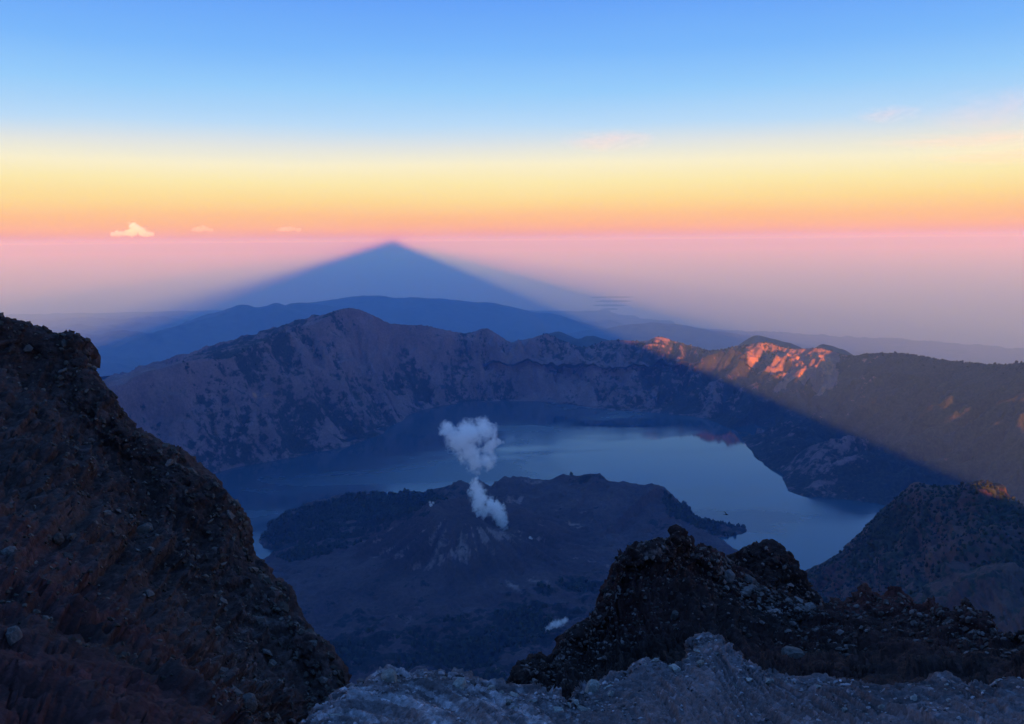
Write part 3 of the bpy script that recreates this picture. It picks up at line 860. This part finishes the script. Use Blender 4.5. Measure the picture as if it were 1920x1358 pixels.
def stone_mat(name, col):
    m, nt, b = new_mat(name)
    co = objcoord(nt)
    oi = N(nt, 'ShaderNodeObjectInfo')
    n = noise_node(nt, 3.0, 8, 0.65, co)
    c = ramp_node(nt, n.outputs['Fac'], [(0.3, tuple(v * 0.55 for v in col)), (0.7, tuple(v * 1.35 for v in col))]).outputs[0]
    v = ramp_node(nt, oi.outputs['Random'], [(0.0, (0.6, 0.6, 0.6)), (1.0, (1.3, 1.3, 1.3))]).outputs[0]
    nt.links.new(mix_node(nt, 1.0, c, v, 'MULTIPLY'), b.inputs['Base Color'])
    bump(nt, b, n.outputs['Fac'], 0.5, 0.15)
    return m


def gravel_mat(name, lo, hi, sc_):
    m, nt, b = new_mat(name)
    g = N(nt, 'ShaderNodeNewGeometry')
    c = ramp_node(nt, g.outputs['Random Per Island'], [(0.0, lo), (0.7, tuple((a + b_) / 2 for a, b_ in zip(lo, hi))), (1.0, hi)]).outputs[0]
    n = noise_node(nt, sc_, 5, 0.6, objcoord(nt))
    v = ramp_node(nt, n.outputs['Fac'], [(0.3, (0.7, 0.7, 0.7)), (0.7, (1.25, 1.25, 1.25))]).outputs[0]
    nt.links.new(mix_node(nt, 1.0, c, v, 'MULTIPLY'), b.inputs['Base Color'])
    return m


def surf_pick(P_, N_, n, ur, vr, prob=None):
    nv, nu = P_.shape[:2]
    res = []
    tries = 0
    while len(res) < n and tries < n * 60:
        tries += 1
        u = nrs.uniform(*ur); v = nrs.uniform(*vr)
        if prob is not None and nrs.rand() > prob(u, v):
            continue
        res.append((int(v * (nv - 1)), int(u * (nu - 1))))
    idx = np.array(res)
    surf_pick.uv = idx / np.array([nv - 1.0, nu - 1.0])
    return P_[idx[:, 0], idx[:, 1]], N_[idx[:, 0], idx[:, 1]]


def gravel(name, sets, mat):
    """one mesh of many loose angular stones lying on a surface"""
    VV, TT, off = [], [], 0
    for (Pp, Nn, lo, hi, pw) in sets:
        for p, n in zip(Pp, Nn):
            V, T = HULLS[nrs.randint(len(HULLS))]
            s = lo + (hi - lo) * nrs.rand() ** pw
            a = nrs.rand() * 6.283; ca_, sa_ = math.cos(a), math.sin(a)
            Q = V * s * nrs.uniform(0.75, 1.25, 3)
            Q = np.stack([Q[:, 0] * ca_ - Q[:, 1] * sa_, Q[:, 0] * sa_ + Q[:, 1] * ca_, Q[:, 2]], -1)
            R_ = np.array(Vector((0, 0, 1)).rotation_difference(Vector(n)).to_matrix())
            VV.append(Q @ R_.T + p + n * s * 0.12); TT.append(T + off); off += len(V)
    o = tri_mesh(name, np.vstack(VV), np.vstack(TT), mat)
    o['kind'] = 'stuff'
    return o


def stones(P_, N_, n, ur, vr, lo, hi, mats, meshes, label, name='stone', prob=None, pw=2.0):
    Pp, Nn = surf_pick(P_, N_, n, ur, vr, prob)
    for p, nn, (v_, u_) in zip(Pp, Nn, surf_pick.uv):
        me = meshes[rnd.randrange(len(meshes))]
        o = bpy.data.objects.new(name, me); C.objects.link(o)
        s = lo + (hi - lo) * rnd.random() ** pw
        q = Vector((0, 0, 1)).rotation_difference(Vector(nn)) @ Matrix.Rotation(rnd.random() * 6.28, 3, 'Z').to_quaternion()
        o.rotation_mode = 'QUATERNION'; o.rotation_quaternion = q
        o.scale = (s * rnd.uniform(0.8, 1.3), s * rnd.uniform(0.8, 1.2), s * rnd.uniform(0.8, 1.2))
        o.location = Vector(p) + Vector(nn) * s * 0.15
        lb, gr = label(u_, v_, s)
        tag(o, lb, 'stone', gr)


def ash_label(u, v, s):
    size = 'large' if s > 0.065 else 'small'
    place = ('the rounded pale end of the ash ridge' if u < 0.34 else 'the ash ridge dip left of its peak' if u < 0.46 else 'the ash slope under the ridge peak' if u < 0.66 else 'the low streaked stretch of the ash ridge')
    return f'{size} pale angular stone on {place}', f'{size} stones on {place}'


def out_label(u, v, s):
    size = 'large' if s > 0.24 else 'small'
    place = ('the head of the outcrop rubble run' if u < 0.78 else 'the foot of the outcrop rubble run by the red mound')
    row = 'high' if v < 0.32 else 'low'
    return f'{size} brownish stone {row} on {place}', f'{size} stones {row} on {place}'


def left_label(u, v, s):
    size = 'large' if s > 0.22 else 'small'
    place = ('the reddish scree at the foot of the dark slope' if v > 0.6 else 'the smooth upper part of the dark scree slope' if u < 0.5 else 'the paler rubble beside the edge of the dark scree slope')
    return f'{size} dull mauve stone on {place}', f'{size} stones on {place}'


def stone_meshes(mat):
    out = []
    for k_, (V, T) in enumerate(HULLS):
        o = tri_mesh('stone', V, T, mat)
        me = o.data; bpy.data.objects.remove(o)
        out.append(me)
    return out


SM_ash = stone_meshes(stone_mat('pale_stone', (0.30, 0.26, 0.23)))
SM_brn = stone_meshes(stone_mat('brown_stone', (0.20, 0.145, 0.13)))
SM_prp = stone_meshes(stone_mat('mauve_stone', (0.115, 0.085, 0.075)))

gravel('gravel', [(*surf_pick(ash_P, ash_N, 2600, (0.0, 1.0), (0.19, 0.62), lambda u, v: 0.15 + 0.85 * (fbm(u * 40 - 10.7 * v, v * 0.9, 3.0, 3) > 0.05)), 0.006, 0.045, 3.0),
                  (*surf_pick(ash_P, ash_N, 1500, (0.0, 1.0), (0.165, 0.21)), 0.012, 0.085, 2.2)], gravel_mat('ash_gravel', (0.045, 0.034, 0.034), (0.44, 0.36, 0.36), 8.0))
gravel('rubble', [(*surf_pick(left_P, left_N, 2600, (0.1, 1.0), (0.18, 0.62)), 0.03, 0.22, 3.0),
                  (*surf_pick(left_P, left_N, 2200, (0.25, 1.0), (0.55, 0.85)), 0.02, 0.14, 2.5),
                  (*surf_pick(left_P, left_N, 700, (0.1, 1.0), (0.165, 0.2)), 0.06, 0.34, 2.2)], gravel_mat('left_rubble', (0.04, 0.026, 0.02), (0.16, 0.115, 0.095), 2.0))
gravel('rubble', [(*surf_pick(out_P, out_N, 3000, (0.1, 1.0), (0.18, 0.7)), 0.03, 0.16, 2.5),
                  (*surf_pick(out_P, out_N, 1100, (0.62, 0.98), (0.2, 0.5)), 0.05, 0.24, 2.0),
                  (*surf_pick(out_P, out_N, 450, (0.0, 1.0), (0.165, 0.2)), 0.06, 0.26, 2.0),
                  (*surf_pick(mo_P, mo_N, 1500, (0.0, 1.0), (0.17, 0.6)), 0.03, 0.2, 2.5),
                  (*surf_pick(kn_P, kn_N, 500, (0.0, 1.0), (0.165, 0.9)), 0.04, 0.24, 2.5)], gravel_mat('outcrop_rubble', (0.022, 0.013, 0.011), (0.20, 0.14, 0.125), 2.0))
stones(ash_P, ash_N, 95, (0.02, 0.98), (0.20, 0.46), 0.03, 0.11, None, SM_ash, ash_label)
stones(out_P, out_N, 80, (0.63, 0.97), (0.21, 0.45), 0.12, 0.42, None, SM_brn, out_label)
stones(left_P, left_N, 85, (0.05, 0.95), (0.22, 0.75), 0.10, 0.42, None, SM_prp, left_label)


def surf_at(P_, px, py):
    """the visible point of a lofted surface under a pixel"""
    d = P_ - np.array([0, 0, CAMZ])
    loc = d @ R3
    x_ = CX + F * loc[..., 0] / -loc[..., 2]; y_ = CY - F * loc[..., 1] / -loc[..., 2]
    e = (x_ - px) ** 2 + (y_ - py) ** 2 + np.where(loc[..., 2] > -1, 1e9, 0)
    e[: int(0.18 * len(e))] = 1e9
    return np.unravel_index(np.argmin(e), e.shape)


def boulder(P_, N_, px, py, rad, mat, label, sq=(1, 1, 1)):
    i = surf_at(P_, px, py); p, nn = P_[i], N_[i]
    bm = bmesh.new(); bmesh.ops.create_icosphere(bm, subdivisions=3, radius=1.0)
    V = np.array([v.co[:] for v in bm.verts]); sd_ = rnd.random() * 50
    f_ = 1 + 0.42 * (ridged(V[:, 0] * 0.9 + sd_, V[:, 1] * 0.9, V[:, 2] * 0.9, 4) - 0.6) + 0.12 * fbm(V[:, 0] * 2.4, V[:, 1] * 2.4 + sd_, V[:, 2] * 2.4, 3)
    for v, k_ in zip(bm.verts, f_):
        v.co = Vector(np.clip(np.array(v.co) * k_, -0.86, 0.86))
    me = bpy.data.meshes.new('boulder'); bm.to_mesh(me); bm.free(); me.materials.append(mat)
    o = bpy.data.objects.new('boulder', me); C.objects.link(o)
    o.location = Vector(p) + Vector(nn) * rad * 0.3
    o.rotation_euler = (rnd.uniform(-0.4, 0.4), rnd.uniform(-0.4, 0.4), rnd.uniform(0, 6))
    o.scale = (rad * sq[0], rad * sq[1], rad * sq[2])
    tag(o, label, 'boulder')


MB1 = stone_mat('boulder_mauve', (0.12, 0.09, 0.08)); MB2 = stone_mat('boulder_brown', (0.12, 0.095, 0.09)); MB3 = stone_mat('boulder_ash', (0.26, 0.235, 0.21))
boulder(left_P, left_N, 268, 996, 0.42, MB1, 'rounded mauve boulder perched on the paler rubble of the dark slope', (1.2, 1, 0.8))
boulder(left_P, left_N, 100, 1018, 0.24, MB1, 'pale round boulder alone on the smooth dark part of the scree slope')
boulder(left_P, left_N, 16, 1045, 0.30, MB1, 'lilac boulder lower down the smooth dark scree')
boulder(left_P, left_N, 24, 1204, 0.24, MB1, 'tall pale boulder above the reddish scree', (0.8, 0.8, 1.3))
boulder(left_P, left_N, 460, 1322, 0.36, MB1, 'round mauve boulder at the foot of the scree slope beside the ash ridge', (1, 1, 1))
boulder(out_P, out_N, 1265, 1158, 0.22, MB1, 'egg shaped pale boulder alone on the dark face of the outcrop', (0.8, 0.8, 1.4))
boulder(out_P, out_N, 1400, 1098, 0.55, MB2, 'large brown boulder at the top of the outcrop rubble run', (1.2, 1, 0.8))
boulder(out_P, out_N, 1362, 1085, 0.38, MB2, 'squarish brown boulder next to the largest boulder of the rubble run')
boulder(mo_P, mo_N, 1478, 1232, 0.42, MB1, 'half buried lilac boulder below the red mound', (1.2, 1, 0.7))
boulder(ash_P, ash_N, 1112, 1298, 0.14, MB3, 'upright blue grey boulder in the dip of the ash ridge crest', (0.8, 0.8, 1.2))
boulder(ash_P, ash_N, 860, 1290, 0.11, MB3, 'blocky pale boulder on the rubbly crest of the ash ridge', (1.3, 1, 0.8))
boulder(ash_P, ash_N, 730, 1276, 0.13, MB3, 'pointed grey boulder on the rounded end of the ash ridge')

# ------------------------------------------------------------------ scrub and forest
def crowns(name, P0, sizes, mat, tall=1.2):
    bm = bmesh.new(); bmesh.ops.create_icosphere(bm, subdivisions=1, radius=1.0)
    V = np.array([v.co[:] for v in bm.verts]); T = np.array([[v.index for v in f.verts] for f in bm.faces]); bm.free()
    n = len(P0)
    J = V[None] * (1 + nrs.uniform(-0.38, 0.38, (n, len(V), 1)))
    J[..., 2] = J[..., 2] * nrs.uniform(0.75, 1.35, (n, 1)) * tall + 0.55 * tall
    Q = J * sizes[:, None, None] + P0[:, None, :]
    TT = (T[None] + (np.arange(n) * len(V))[:, None, None]).reshape(-1, 3)
    o = tri_mesh(name, Q.reshape(-1, 3), TT, mat)
    o['kind'] = 'stuff'
    return o


M_leaf = gravel_mat('scrub_leaves', (0.008, 0.013, 0.008), (0.030, 0.040, 0.020), 0.3)
Xi, Yi, Zi_, vg, il_, fo_, co_ = ISLE
cand = np.argwhere(il_ & (Zi_ > LAKE + 3) & (vg > 0.55) & (Yi > 2450))
sel = cand[nrs.choice(len(cand), min(5200, len(cand)), replace=False)]
P0 = np.stack([Xi[sel[:, 0], sel[:, 1]], Yi[sel[:, 0], sel[:, 1]], Zi_[sel[:, 0], sel[:, 1]] - 1], -1)
P0[:, :2] += nrs.uniform(-5, 5, (len(P0), 2))
crowns('forest', P0, nrs.uniform(3.5, 9, len(P0)), M_leaf, 1.3)
# trees on the lava shore and its tip
tp = []
for a, b, d in [(1262, 958, 3990), (1300, 962, 3990), (1310, 963, 3985), (1318, 966, 3980), (1345, 970, 3960), (1352, 972, 3955), (1385, 988, 3910), (1070, 893, 4215), (1072, 893, 4215)]:
    q = at(a, b + 4, d)
    r_, c_ = int((q[1] - Yi[0, 0]) / S2), int((q[0] - Xi[0, 0]) / S2)
    if il_[r_, c_]:
        tp.append((q[0], q[1], Zi_[r_, c_] - 1))
crowns('lakeside_trees', np.array(tp), np.full(len(tp), 7.0), M_leaf, 1.7)
# scrub along the caldera rim
rs = rim_s[nrs.randint(60, 860, 2600)] + np.stack([nrs.normal(0, 45, 2600), nrs.normal(-25, 45, 2600), np.zeros(2600)], -1)
gi = np.clip(((rs[:, 1] - gy[0]) / STEP).round().astype(int), 0, len(gy) - 1); gj = np.clip(((rs[:, 0] - gx[0]) / STEP).round().astype(int), 0, len(gx) - 1)
ok = (WALL_VEG[gi, gj] > 0.30)
rs[:, 2] = WALL_Z[gi, gj] - 2
crowns('rim_scrub', rs[ok], nrs.uniform(3, 8.5, ok.sum()), M_leaf, 1.15)
# shrubs on the shoulder
ph, nh = surf_pick(hi_P, hi_N, 3300, (0.05, 0.98), (0.165, 0.62))
crowns('shoulder_scrub', ph, nrs.uniform(1.2, 4.6, len(ph)), M_leaf, 1.1)

# ------------------------------------------------------------------ steam and clouds: real volumes
def vol_mat(name, dens, scale, lo, hi, col=(0.97, 0.97, 0.97), step=0.25, stretch=(1, 1, 1), fade=False, aniso=0.0, detail=6):
    m = bpy.data.materials.new(name); m.use_nodes = True
    nt = m.node_tree; nt.nodes.clear()
    out = nt.nodes.new('ShaderNodeOutputMaterial')
    v = nt.nodes.new('ShaderNodeVolumePrincipled')
    v.inputs['Color'].default_value = (*col, 1)
    v.inputs['Anisotropy'].default_value = aniso
    co = objcoord(nt)
    mp = N(nt, 'ShaderNodeMapping'); mp.inputs['Scale'].default_value = stretch
    nt.links.new(co, mp.inputs['Vector'])
    n = noise_node(nt, scale, detail, 0.62, mp.outputs[0], 0.5)
    mr = N(nt, 'ShaderNodeMapRange'); mr.inputs['From Min'].default_value = lo; mr.inputs['From Max'].default_value = hi
    mr.inputs['To Min'].default_value = 0; mr.inputs['To Max'].default_value = dens
    nt.links.new(n.outputs['Fac'], mr.inputs['Value'])
    src = mr.outputs[0]
    if fade:
        tc = N(nt, 'ShaderNodeTexCoord')
        g1 = N(nt, 'ShaderNodeVectorMath', operation='MULTIPLY_ADD'); g1.inputs[1].default_value = (2, 2, 2); g1.inputs[2].default_value = (-1, -1, -1)
        nt.links.new(tc.outputs['Generated'], g1.inputs[0])
        ln = N(nt, 'ShaderNodeVectorMath', operation='LENGTH'); nt.links.new(g1.outputs[0], ln.inputs[0])
        fd = N(nt, 'ShaderNodeMapRange'); fd.inputs['From Min'].default_value = 1.0; fd.inputs['From Max'].default_value = 0.1
        nt.links.new(ln.outputs['Value'], fd.inputs['Value'])
        mu = N(nt, 'ShaderNodeMath', operation='MULTIPLY'); nt.links.new(src, mu.inputs[0]); nt.links.new(fd.outputs[0], mu.inputs[1])
        src = mu.outputs[0]
    nt.links.new(src, v.inputs['Density'])
    nt.links.new(v.outputs[0], out.inputs['Volume'])
    m.cycles.volume_step_rate = step
    return m


def blob_body(name, balls, dens, scale, voxel, edge=3.2, step=0.2, bite=1.5, fill=False):
    """a puff: density is a field of balls (pixel x, y, radius in pixels, distance) broken up by noise; the hull round it is closed"""
    bm = bmesh.new()
    cs = []
    if fill:                       # a continuous column instead of separate balls
        balls = [tuple(p_ + (q_ - p_) * k_ for p_, q_ in zip(balls[i_], balls[i_ + 1])) for i_ in range(len(balls) - 1) for k_ in (0.0, 0.5)] + [balls[-1]]
    for (a, b, r, d) in balls:
        c_ = at(a, b, d); cs.append((c_, r * math.hypot(d, CAMZ - c_[2]) / F))
    cen = np.mean([c_ for c_, r_ in cs], axis=0)
    for c_, r_ in cs:
        bmesh.ops.create_icosphere(bm, subdivisions=2, radius=r_ * 1.38, matrix=Matrix.Translation(Vector(c_ - cen)))
    me = bpy.data.meshes.new(name); bm.to_mesh(me); bm.free()
    o = bpy.data.objects.new(name, me); C.objects.link(o); o.location = cen
    rm = o.modifiers.new('r', 'REMESH'); rm.mode = 'VOXEL'; rm.voxel_size = voxel
    me2 = bpy.data.meshes.new_from_object(o.evaluated_get(bpy.context.evaluated_depsgraph_get()))
    o.modifiers.clear(); o.data = me2
    me2.materials.clear()
    m = bpy.data.materials.new(name); m.use_nodes = True
    nt = m.node_tree; nt.nodes.clear()
    out = nt.nodes.new('ShaderNodeOutputMaterial'); v = nt.nodes.new('ShaderNodeVolumePrincipled')
    v.inputs['Color'].default_value = (1.0, 1.0, 1.0, 1)
    co = objcoord(nt)
    last = None
    for c_, r_ in cs:
        d_ = N(nt, 'ShaderNodeVectorMath', operation='DISTANCE'); nt.links.new(co, d_.inputs[0]); d_.inputs[1].default_value = tuple(c_ - cen)
        f_ = N(nt, 'ShaderNodeMath', operation='MULTIPLY_ADD'); nt.links.new(d_.outputs['Value'], f_.inputs[0]); f_.inputs[1].default_value = -1.0 / r_; f_.inputs[2].default_value = 1.0
        if last is None:
            last = f_.outputs[0]
        else:
            x_ = N(nt, 'ShaderNodeMath', operation='SMOOTH_MAX'); x_.inputs[2].default_value = 0.12
            nt.links.new(last, x_.inputs[0]); nt.links.new(f_.outputs[0], x_.inputs[1]); last = x_.outputs[0]
    n_ = noise_node(nt, scale, 9, 0.7, co, 0.5)
    k_ = N(nt, 'ShaderNodeMath', operation='MULTIPLY_ADD'); nt.links.new(n_.outputs['Fac'], k_.inputs[0]); k_.inputs[1].default_value = bite; k_.inputs[2].default_value = -bite * 0.5
    s_ = N(nt, 'ShaderNodeMath', operation='ADD'); nt.links.new(last, s_.inputs[0]); nt.links.new(k_.outputs[0], s_.inputs[1])
    mr = N(nt, 'ShaderNodeMapRange'); mr.inputs['From Min'].default_value = 0.02; mr.inputs['From Max'].default_value = 1.0 / edge
    mr.inputs['To Max'].default_value = dens
    nt.links.new(s_.outputs[0], mr.inputs['Value'])
    nt.links.new(mr.outputs[0], v.inputs['Density'])
    nt.links.new(v.outputs[0], out.inputs['Volume'])
    m.cycles.volume_step_rate = step
    me2.materials.append(m)
    return o


D = 3650
tag(blob_body('steam_cloud', [(897, 884, 8, D), (890, 868, 19, D), (914, 867, 17, D), (925, 862, 9, D), (878, 846, 23, D), (860, 826, 25, D), (840, 808, 17, D), (848, 815, 18, D), (880, 815, 27, D), (905, 804, 21, D), (916, 812, 19, D), (914, 842, 14, D),
                              (922, 832, 13, D), (935, 828, 7, D), (943, 829, 4, D), (892, 898, 4, D)], 0.042, 0.026, 6.0, edge=1.7, bite=3.6),
    'billowing pale lilac steam cloud hanging above the lake', 'steam')
D = 3560
tag(blob_body('steam_column', [(946, 997, 6, D), (943, 986, 10, D), (938, 972, 13, D), (931, 958, 16, D), (922, 947, 15, D), (908, 962, 9, D), (904, 972, 6, D), (898, 950, 14, D), (900, 936, 17, D), (894, 922, 15, D), (891, 910, 11, D), (892, 900, 7, D)],
              0.06, 0.045, 4.0, edge=1.5, bite=4.2, fill=True),
    'wispy bluish white steam column rising from the crater of the volcanic cone', 'steam')


def isle_hit(px_, py_):
    """distance at which the sight line through a pixel meets the island ground"""
    q = at(px_, py_, 1.0) - np.array([0, 0, CAMZ]); dd = np.arange(2200, 4700, 4.0)
    r_ = np.clip(((q[1] * dd - Yi[0, 0]) / S2).astype(int), 0, Yi.shape[0] - 1); c_ = np.clip(((q[0] * dd - Xi[0, 0]) / S2).astype(int), 0, Xi.shape[1] - 1)
    k_ = Zi_[r_, c_] > CAMZ + q[2] * dd
    return float(dd[np.argmax(k_)]) if k_.any() else 3000.0


D1, D2, D3 = isle_hit(1030, 1185) - 8, isle_hit(810, 950) - 6, isle_hit(996, 1012) - 5
tag(blob_body('steam_wisp', [(1006, 1194, 4, D1), (1012, 1190, 4, D1), (1020, 1183, 5, D1), (1028, 1178, 5, D1), (1036, 1172, 7, D1), (1043, 1169, 8, D1), (1051, 1168, 7, D1), (1060, 1163, 6, D1)], 0.07, 0.07, 2.5, edge=1.5, bite=2.8, fill=True),
    'small wisp of white steam on the valley floor beside the dark outcrop', 'steam')
tag(blob_body('steam_wisp', [(808, 947, 4, D2), (812, 943, 3, D2), (806, 942, 3, D2)], 0.06, 0.1, 2.0),
    'faint puff of steam on the left shoulder of the volcanic cone', 'steam')
tag(blob_body('steam_wisp', [(994, 1008, 3, D3), (997, 1010, 2.5, D3)], 0.1, 0.1, 1.5),
    'tiny white puff of steam right of the crater vent', 'steam')

D = 105000
lift = -25
tag(blob_body('cumulus_cloud', [(a, b + lift, r, D) for a, b, r in [(212, 464, 5), (222, 463, 6), (232, 462, 6), (243, 461, 7), (252, 458, 9), (249, 449, 8), (258, 452, 7), (265, 460, 8), (276, 463, 6), (286, 464, 4)]], 0.0022, 0.0014, 160, bite=2.6, fill=True),
    'small sunlit cumulus cloud with a tall top above the haze', 'cloud')
tag(blob_body('cumulus_cloud', [(a, b + lift, r, D) for a, b, r in [(360, 456, 4), (366, 455, 5), (372, 454, 6), (378, 453, 6), (384, 453, 6), (390, 455, 5), (396, 456, 4)]], 0.0007, 0.0012, 110, bite=2.8, fill=True),
    'tiny pink cumulus puff low over the haze', 'cloud')
tag(blob_body('cumulus_cloud', [(a, b + lift, r, D) for a, b, r in [(520, 456, 4), (527, 455, 5), (534, 454, 5), (541, 454, 5), (548, 454, 5), (555, 455, 4), (561, 456, 4)]], 0.0007, 0.0012, 110, bite=2.8, fill=True),
    'faint flat cumulus puff nearer to the shadow peak', 'cloud')


def cirrus(px_, py_, hw, hh, dens, label, d=52000.0, seed=0, tilt=0.0, col=(0.97, 0.97, 0.97)):
    c_ = at(px_, py_, d)
    k_ = math.hypot(d, c_[2] - CAMZ) / F
    bm = bmesh.new(); bmesh.ops.create_icosphere(bm, subdivisions=3, radius=1.0)
    me = bpy.data.meshes.new('cirrus_cloud')
    bm.to_mesh(me); bm.free()
    o = bpy.data.objects.new('cirrus_cloud', me); C.objects.link(o)
    o.location = c_; o.scale = (hw * k_, 1600, hh * k_)
    o.rotation_euler = (0, tilt, -math.atan2(c_[0], c_[1]))
    m = vol_mat('cirrus', dens / 3200.0, 2.2, 0.40, 0.72, stretch=(1.0, 1.0, 0.7), fade=True, step=1.0, col=col)
    me.materials.append(m)
    tag(o, label, 'cloud')


cirrus(1140, 264, 95, 22, 1.1, 'small pale lens of cloud alone over the yellow band of sky')
cirrus(1850, 262, 210, 16, 1.0, 'long thin grey streak of cirrus in the blue sky', seed=2, tilt=0.03)
cirrus(1900, 292, 150, 14, 1.2, 'lowest grey streak of cirrus over the yellow sky', seed=3, tilt=0.02)
cirrus(1880, 205, 150, 42, 0.7, 'broad pale veil of cirrus highest in the sky', seed=4)
cirrus(1665, 214, 60, 16, 0.9, 'faint white tuft of cirrus beside the streaks', seed=5)

# ------------------------------------------------------------------ a bird over the water
def bird():
    p = at(1362, 965, 70.0)
    m, nt, b = new_mat('feathers'); b.inputs['Base Color'].default_value = (0.012, 0.011, 0.012, 1)
    bm = bmesh.new()
    bmesh.ops.create_icosphere(bm, subdivisions=2, radius=1.0)
    for v in bm.verts:
        x_ = v.co.x
        v.co = Vector((x_ * 0.17, v.co.y * 0.045 * (1.1 - 0.5 * abs(x_)), v.co.z * 0.05 * (1.1 - 0.5 * abs(x_))))
    me = bpy.data.meshes.new('bird'); bm.to_mesh(me); bm.free(); me.materials.append(m)
    o = bpy.data.objects.new('bird', me); C.objects.link(o); o.location = p; o.rotation_euler = (0.2, 0.1, 0.35)
    for s_ in (-1, 1):
        V = [(0.06, 0, 0.01), (-0.05, 0, 0.01), (0.05, 0.16 * s_, 0.09), (-0.05, 0.16 * s_, 0.09), (-0.06, 0.33 * s_, 0.12), (-0.09, 0.32 * s_, 0.12)]
        V2 = [(x_, y_, z_ - 0.012) for x_, y_, z_ in V]
        T = [(0, 2, 1), (1, 2, 3), (2, 4, 3), (3, 4, 5), (6, 7, 8), (7, 9, 8), (8, 9, 10), (9, 11, 10), (0, 6, 2), (2, 6, 8), (2, 8, 4), (4, 8, 10), (1, 3, 7), (3, 9, 7), (3, 5, 9), (5, 11, 9), (4, 10, 5), (5, 10, 11)]
        w_ = tri_mesh('wing', V + V2, T, m); w_.parent = o
    tl = tri_mesh('tail', [(-0.13, 0, 0), (-0.27, 0.05, 0.0), (-0.27, -0.05, 0.0), (-0.13, 0, -0.012), (-0.27, 0.05, -0.01), (-0.27, -0.05, -0.01)], [(0, 1, 2), (3, 5, 4), (0, 3, 1), (1, 3, 4), (0, 2, 3), (2, 5, 3), (1, 4, 2), (2, 4, 5)], m)
    tl.parent = o
    tag(o, 'small dark bird gliding over the lake', 'bird')


bird()

# ------------------------------------------------------------------ haze
def haze_box():
    bm = bmesh.new()
    bmesh.ops.create_cube(bm, size=1.0)
    zlo, zhi = -100.0, CAMZ + 380.0
    for v in bm.verts:
        v.co.x = v.co.x * 2 * BOXS
        v.co.y = -BOXB if v.co.y < 0 else BOXF
        v.co.z = zlo if v.co.z < 0 else zhi
    me = bpy.data.meshes.new('haze'); bm.to_mesh(me); bm.free()
    o = bpy.data.objects.new('haze', me); C.objects.link(o)
    m = bpy.data.materials.new('haze_air'); m.use_nodes = True
    nt = m.node_tree; nt.nodes.clear()
    out = nt.nodes.new('ShaderNodeOutputMaterial')
    v = nt.nodes.new('ShaderNodeVolumePrincipled')
    v.inputs['Color'].default_value = (0.18, 0.42, 1.0, 1)
    v.inputs['Absorption Color'].default_value = (1, 1, 1, 1)   # the air scatters, blue most, and absorbs nothing
    v.inputs['Density'].default_value = 3.6e-5
    v.inputs['Anisotropy'].default_value = 0.0
    nt.links.new(v.outputs[0], out.inputs['Volume'])
    me.materials.append(m)
    o['kind'] = 'stuff'
    return o


haze_box()
